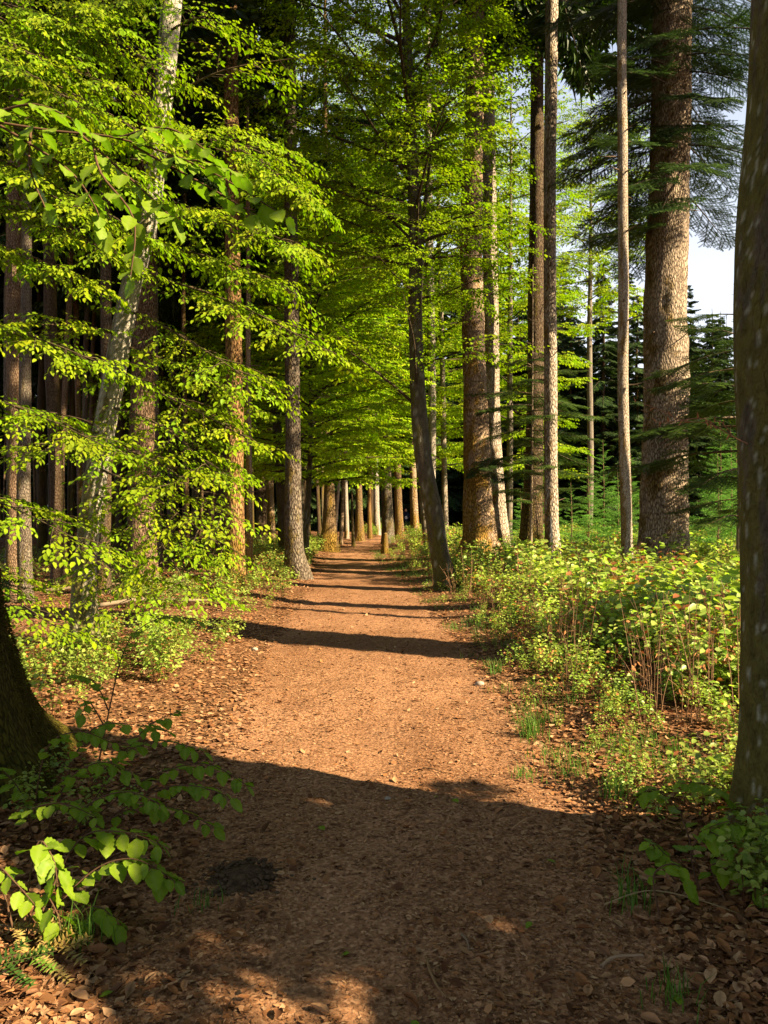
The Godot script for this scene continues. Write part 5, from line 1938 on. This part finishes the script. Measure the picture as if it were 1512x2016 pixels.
const SHADED_SHOOTS := [
	[13, [-1.50, -0.02, -3.75], [-1.15, 0.27, -3.65], [-0.85, 0.37, -3.60], [-0.64, 0.29, -3.55]],
	[13, [-1.57, -0.04, -3.80], [-1.36, 0.30, -3.70], [-1.10, 0.46, -3.65], [-0.85, 0.43, -3.60]],
	[13, [-1.65, -0.04, -3.80], [-1.50, 0.38, -3.75], [-1.34, 0.53, -3.70], [-1.03, 0.51, -3.65]],
	[8, [-1.70, -0.04, -3.80], [-1.75, 0.20, -3.70], [-1.83, 0.30, -3.70]],
	[9, [-1.58, -0.02, -3.70], [-1.59, 0.21, -3.60], [-1.47, 0.31, -3.60]],
	[12, [-1.42, 0.02, -3.60], [-1.15, 0.20, -3.50], [-0.95, 0.22, -3.45], [-0.76, 0.16, -3.40]],
	[11, [-1.59, 0.02, -3.60], [-1.47, 0.30, -3.55], [-1.29, 0.41, -3.50], [-1.15, 0.36, -3.50]],
	[10, [-1.59, 0.04, -3.50], [-1.57, 0.22, -3.40], [-1.41, 0.28, -3.35], [-1.24, 0.24, -3.30]],
	[12, [-1.47, 0.02, -3.60], [-1.23, 0.39, -3.55], [-1.08, 0.57, -3.50], [-0.94, 0.64, -3.50]],
	[12, [-1.44, 0.02, -3.60], [-1.06, 0.27, -3.50], [-0.86, 0.32, -3.45], [-0.69, 0.29, -3.40]],
	[10, [-1.47, 0.06, -3.50], [-1.30, 0.26, -3.40], [-1.12, 0.33, -3.35], [-0.97, 0.30, -3.30]],
	[11, [-1.70, 0.00, -3.70], [-1.61, 0.41, -3.65], [-1.44, 0.52, -3.60], [-1.28, 0.47, -3.60]],
]
const ARCHING_SAPLING := [
	[10, [-1.45, 0.28, -3.90], [-1.37, 0.67, -3.90], [-1.33, 0.82, -3.90], [-1.25, 0.95, -3.88], [-1.08, 1.03, -3.85], [-0.92, 1.01, -3.80]],
	[7, [-1.40, 0.54, -3.90], [-1.44, 0.68, -3.85], [-1.50, 0.74, -3.80]],
	[5, [-1.42, 0.46, -3.90], [-1.48, 0.60, -3.85], [-1.49, 0.56, -3.80]],
]
const SHADY_SHOOTS := [
	[9, [1.34, 0.02, -3.00], [1.30, 0.14, -3.05], [1.36, 0.16, -3.00], [1.47, 0.08, -2.95]],
	[9, [1.18, 0.05, -3.10], [1.12, 0.15, -3.10], [1.08, 0.22, -3.10], [1.16, 0.15, -3.05]],
	[9, [1.34, 0.04, -3.30], [1.31, 0.22, -3.40], [1.20, 0.32, -3.40], [1.14, 0.30, -3.40]],
	[8, [1.04, 0.03, -2.90], [1.02, 0.18, -2.90], [1.10, 0.22, -2.90], [1.15, 0.15, -2.90]],
	[10, [1.61, 0.02, -3.45], [1.56, 0.23, -3.45], [1.45, 0.34, -3.40], [1.32, 0.35, -3.40]],
	[10, [1.40, 0.01, -3.10], [1.48, 0.21, -3.10], [1.42, 0.30, -3.10], [1.30, 0.30, -3.05]],
	[9, [1.28, 0.01, -3.10], [1.24, 0.17, -3.10], [1.28, 0.28, -3.05], [1.34, 0.26, -3.00]],
]
const OVERHANGING_TWIGS := [
	[16, [-1.68, 3.10, -3.00], [-1.30, 3.04, -3.00], [-1.04, 3.01, -3.00], [-0.69, 2.87, -2.95], [-0.38, 2.67, -2.90]],
	[11, [-1.50, 3.06, -3.00], [-1.22, 2.87, -2.95], [-1.10, 2.72, -2.90], [-1.07, 2.64, -2.90]],
	[11, [-1.18, 3.02, -3.00], [-0.93, 2.79, -2.95], [-0.80, 2.66, -2.90]],
	[12, [-0.98, 2.98, -3.00], [-0.66, 2.79, -2.95], [-0.47, 2.66, -2.90]],
	[8, [-1.38, 3.05, -3.00], [-1.36, 2.87, -2.95], [-1.28, 2.70, -2.90]],
	[9, [-0.84, 2.93, -2.98], [-0.68, 2.87, -2.90], [-0.52, 2.80, -2.85]],
	[9, [-1.58, 3.09, -3.00], [-1.33, 3.09, -2.90], [-1.16, 3.01, -2.85]],
	[10, [-1.04, 3.01, -3.00], [-0.82, 3.00, -2.90], [-0.63, 2.87, -2.85]],
	[10, [-1.14, 3.02, -3.00], [-1.07, 2.83, -2.90], [-0.93, 2.64, -2.85], [-0.94, 2.43, -2.85]],
]
const BUD_TWIG := [
	[0, [1.59, 1.85, -3.36], [1.52, 1.88, -3.35], [1.41, 1.93, -3.31], [1.27, 1.94, -3.27], [1.16, 1.98, -3.23], [1.05, 2.01, -3.20]],
	[0, [1.44, 1.91, -3.32], [1.36, 1.95, -3.28], [1.21, 1.93, -3.24], [1.14, 1.93, -3.22]],
	[0, [1.52, 1.88, -3.35], [1.45, 1.94, -3.31], [1.39, 1.92, -3.29]],
]
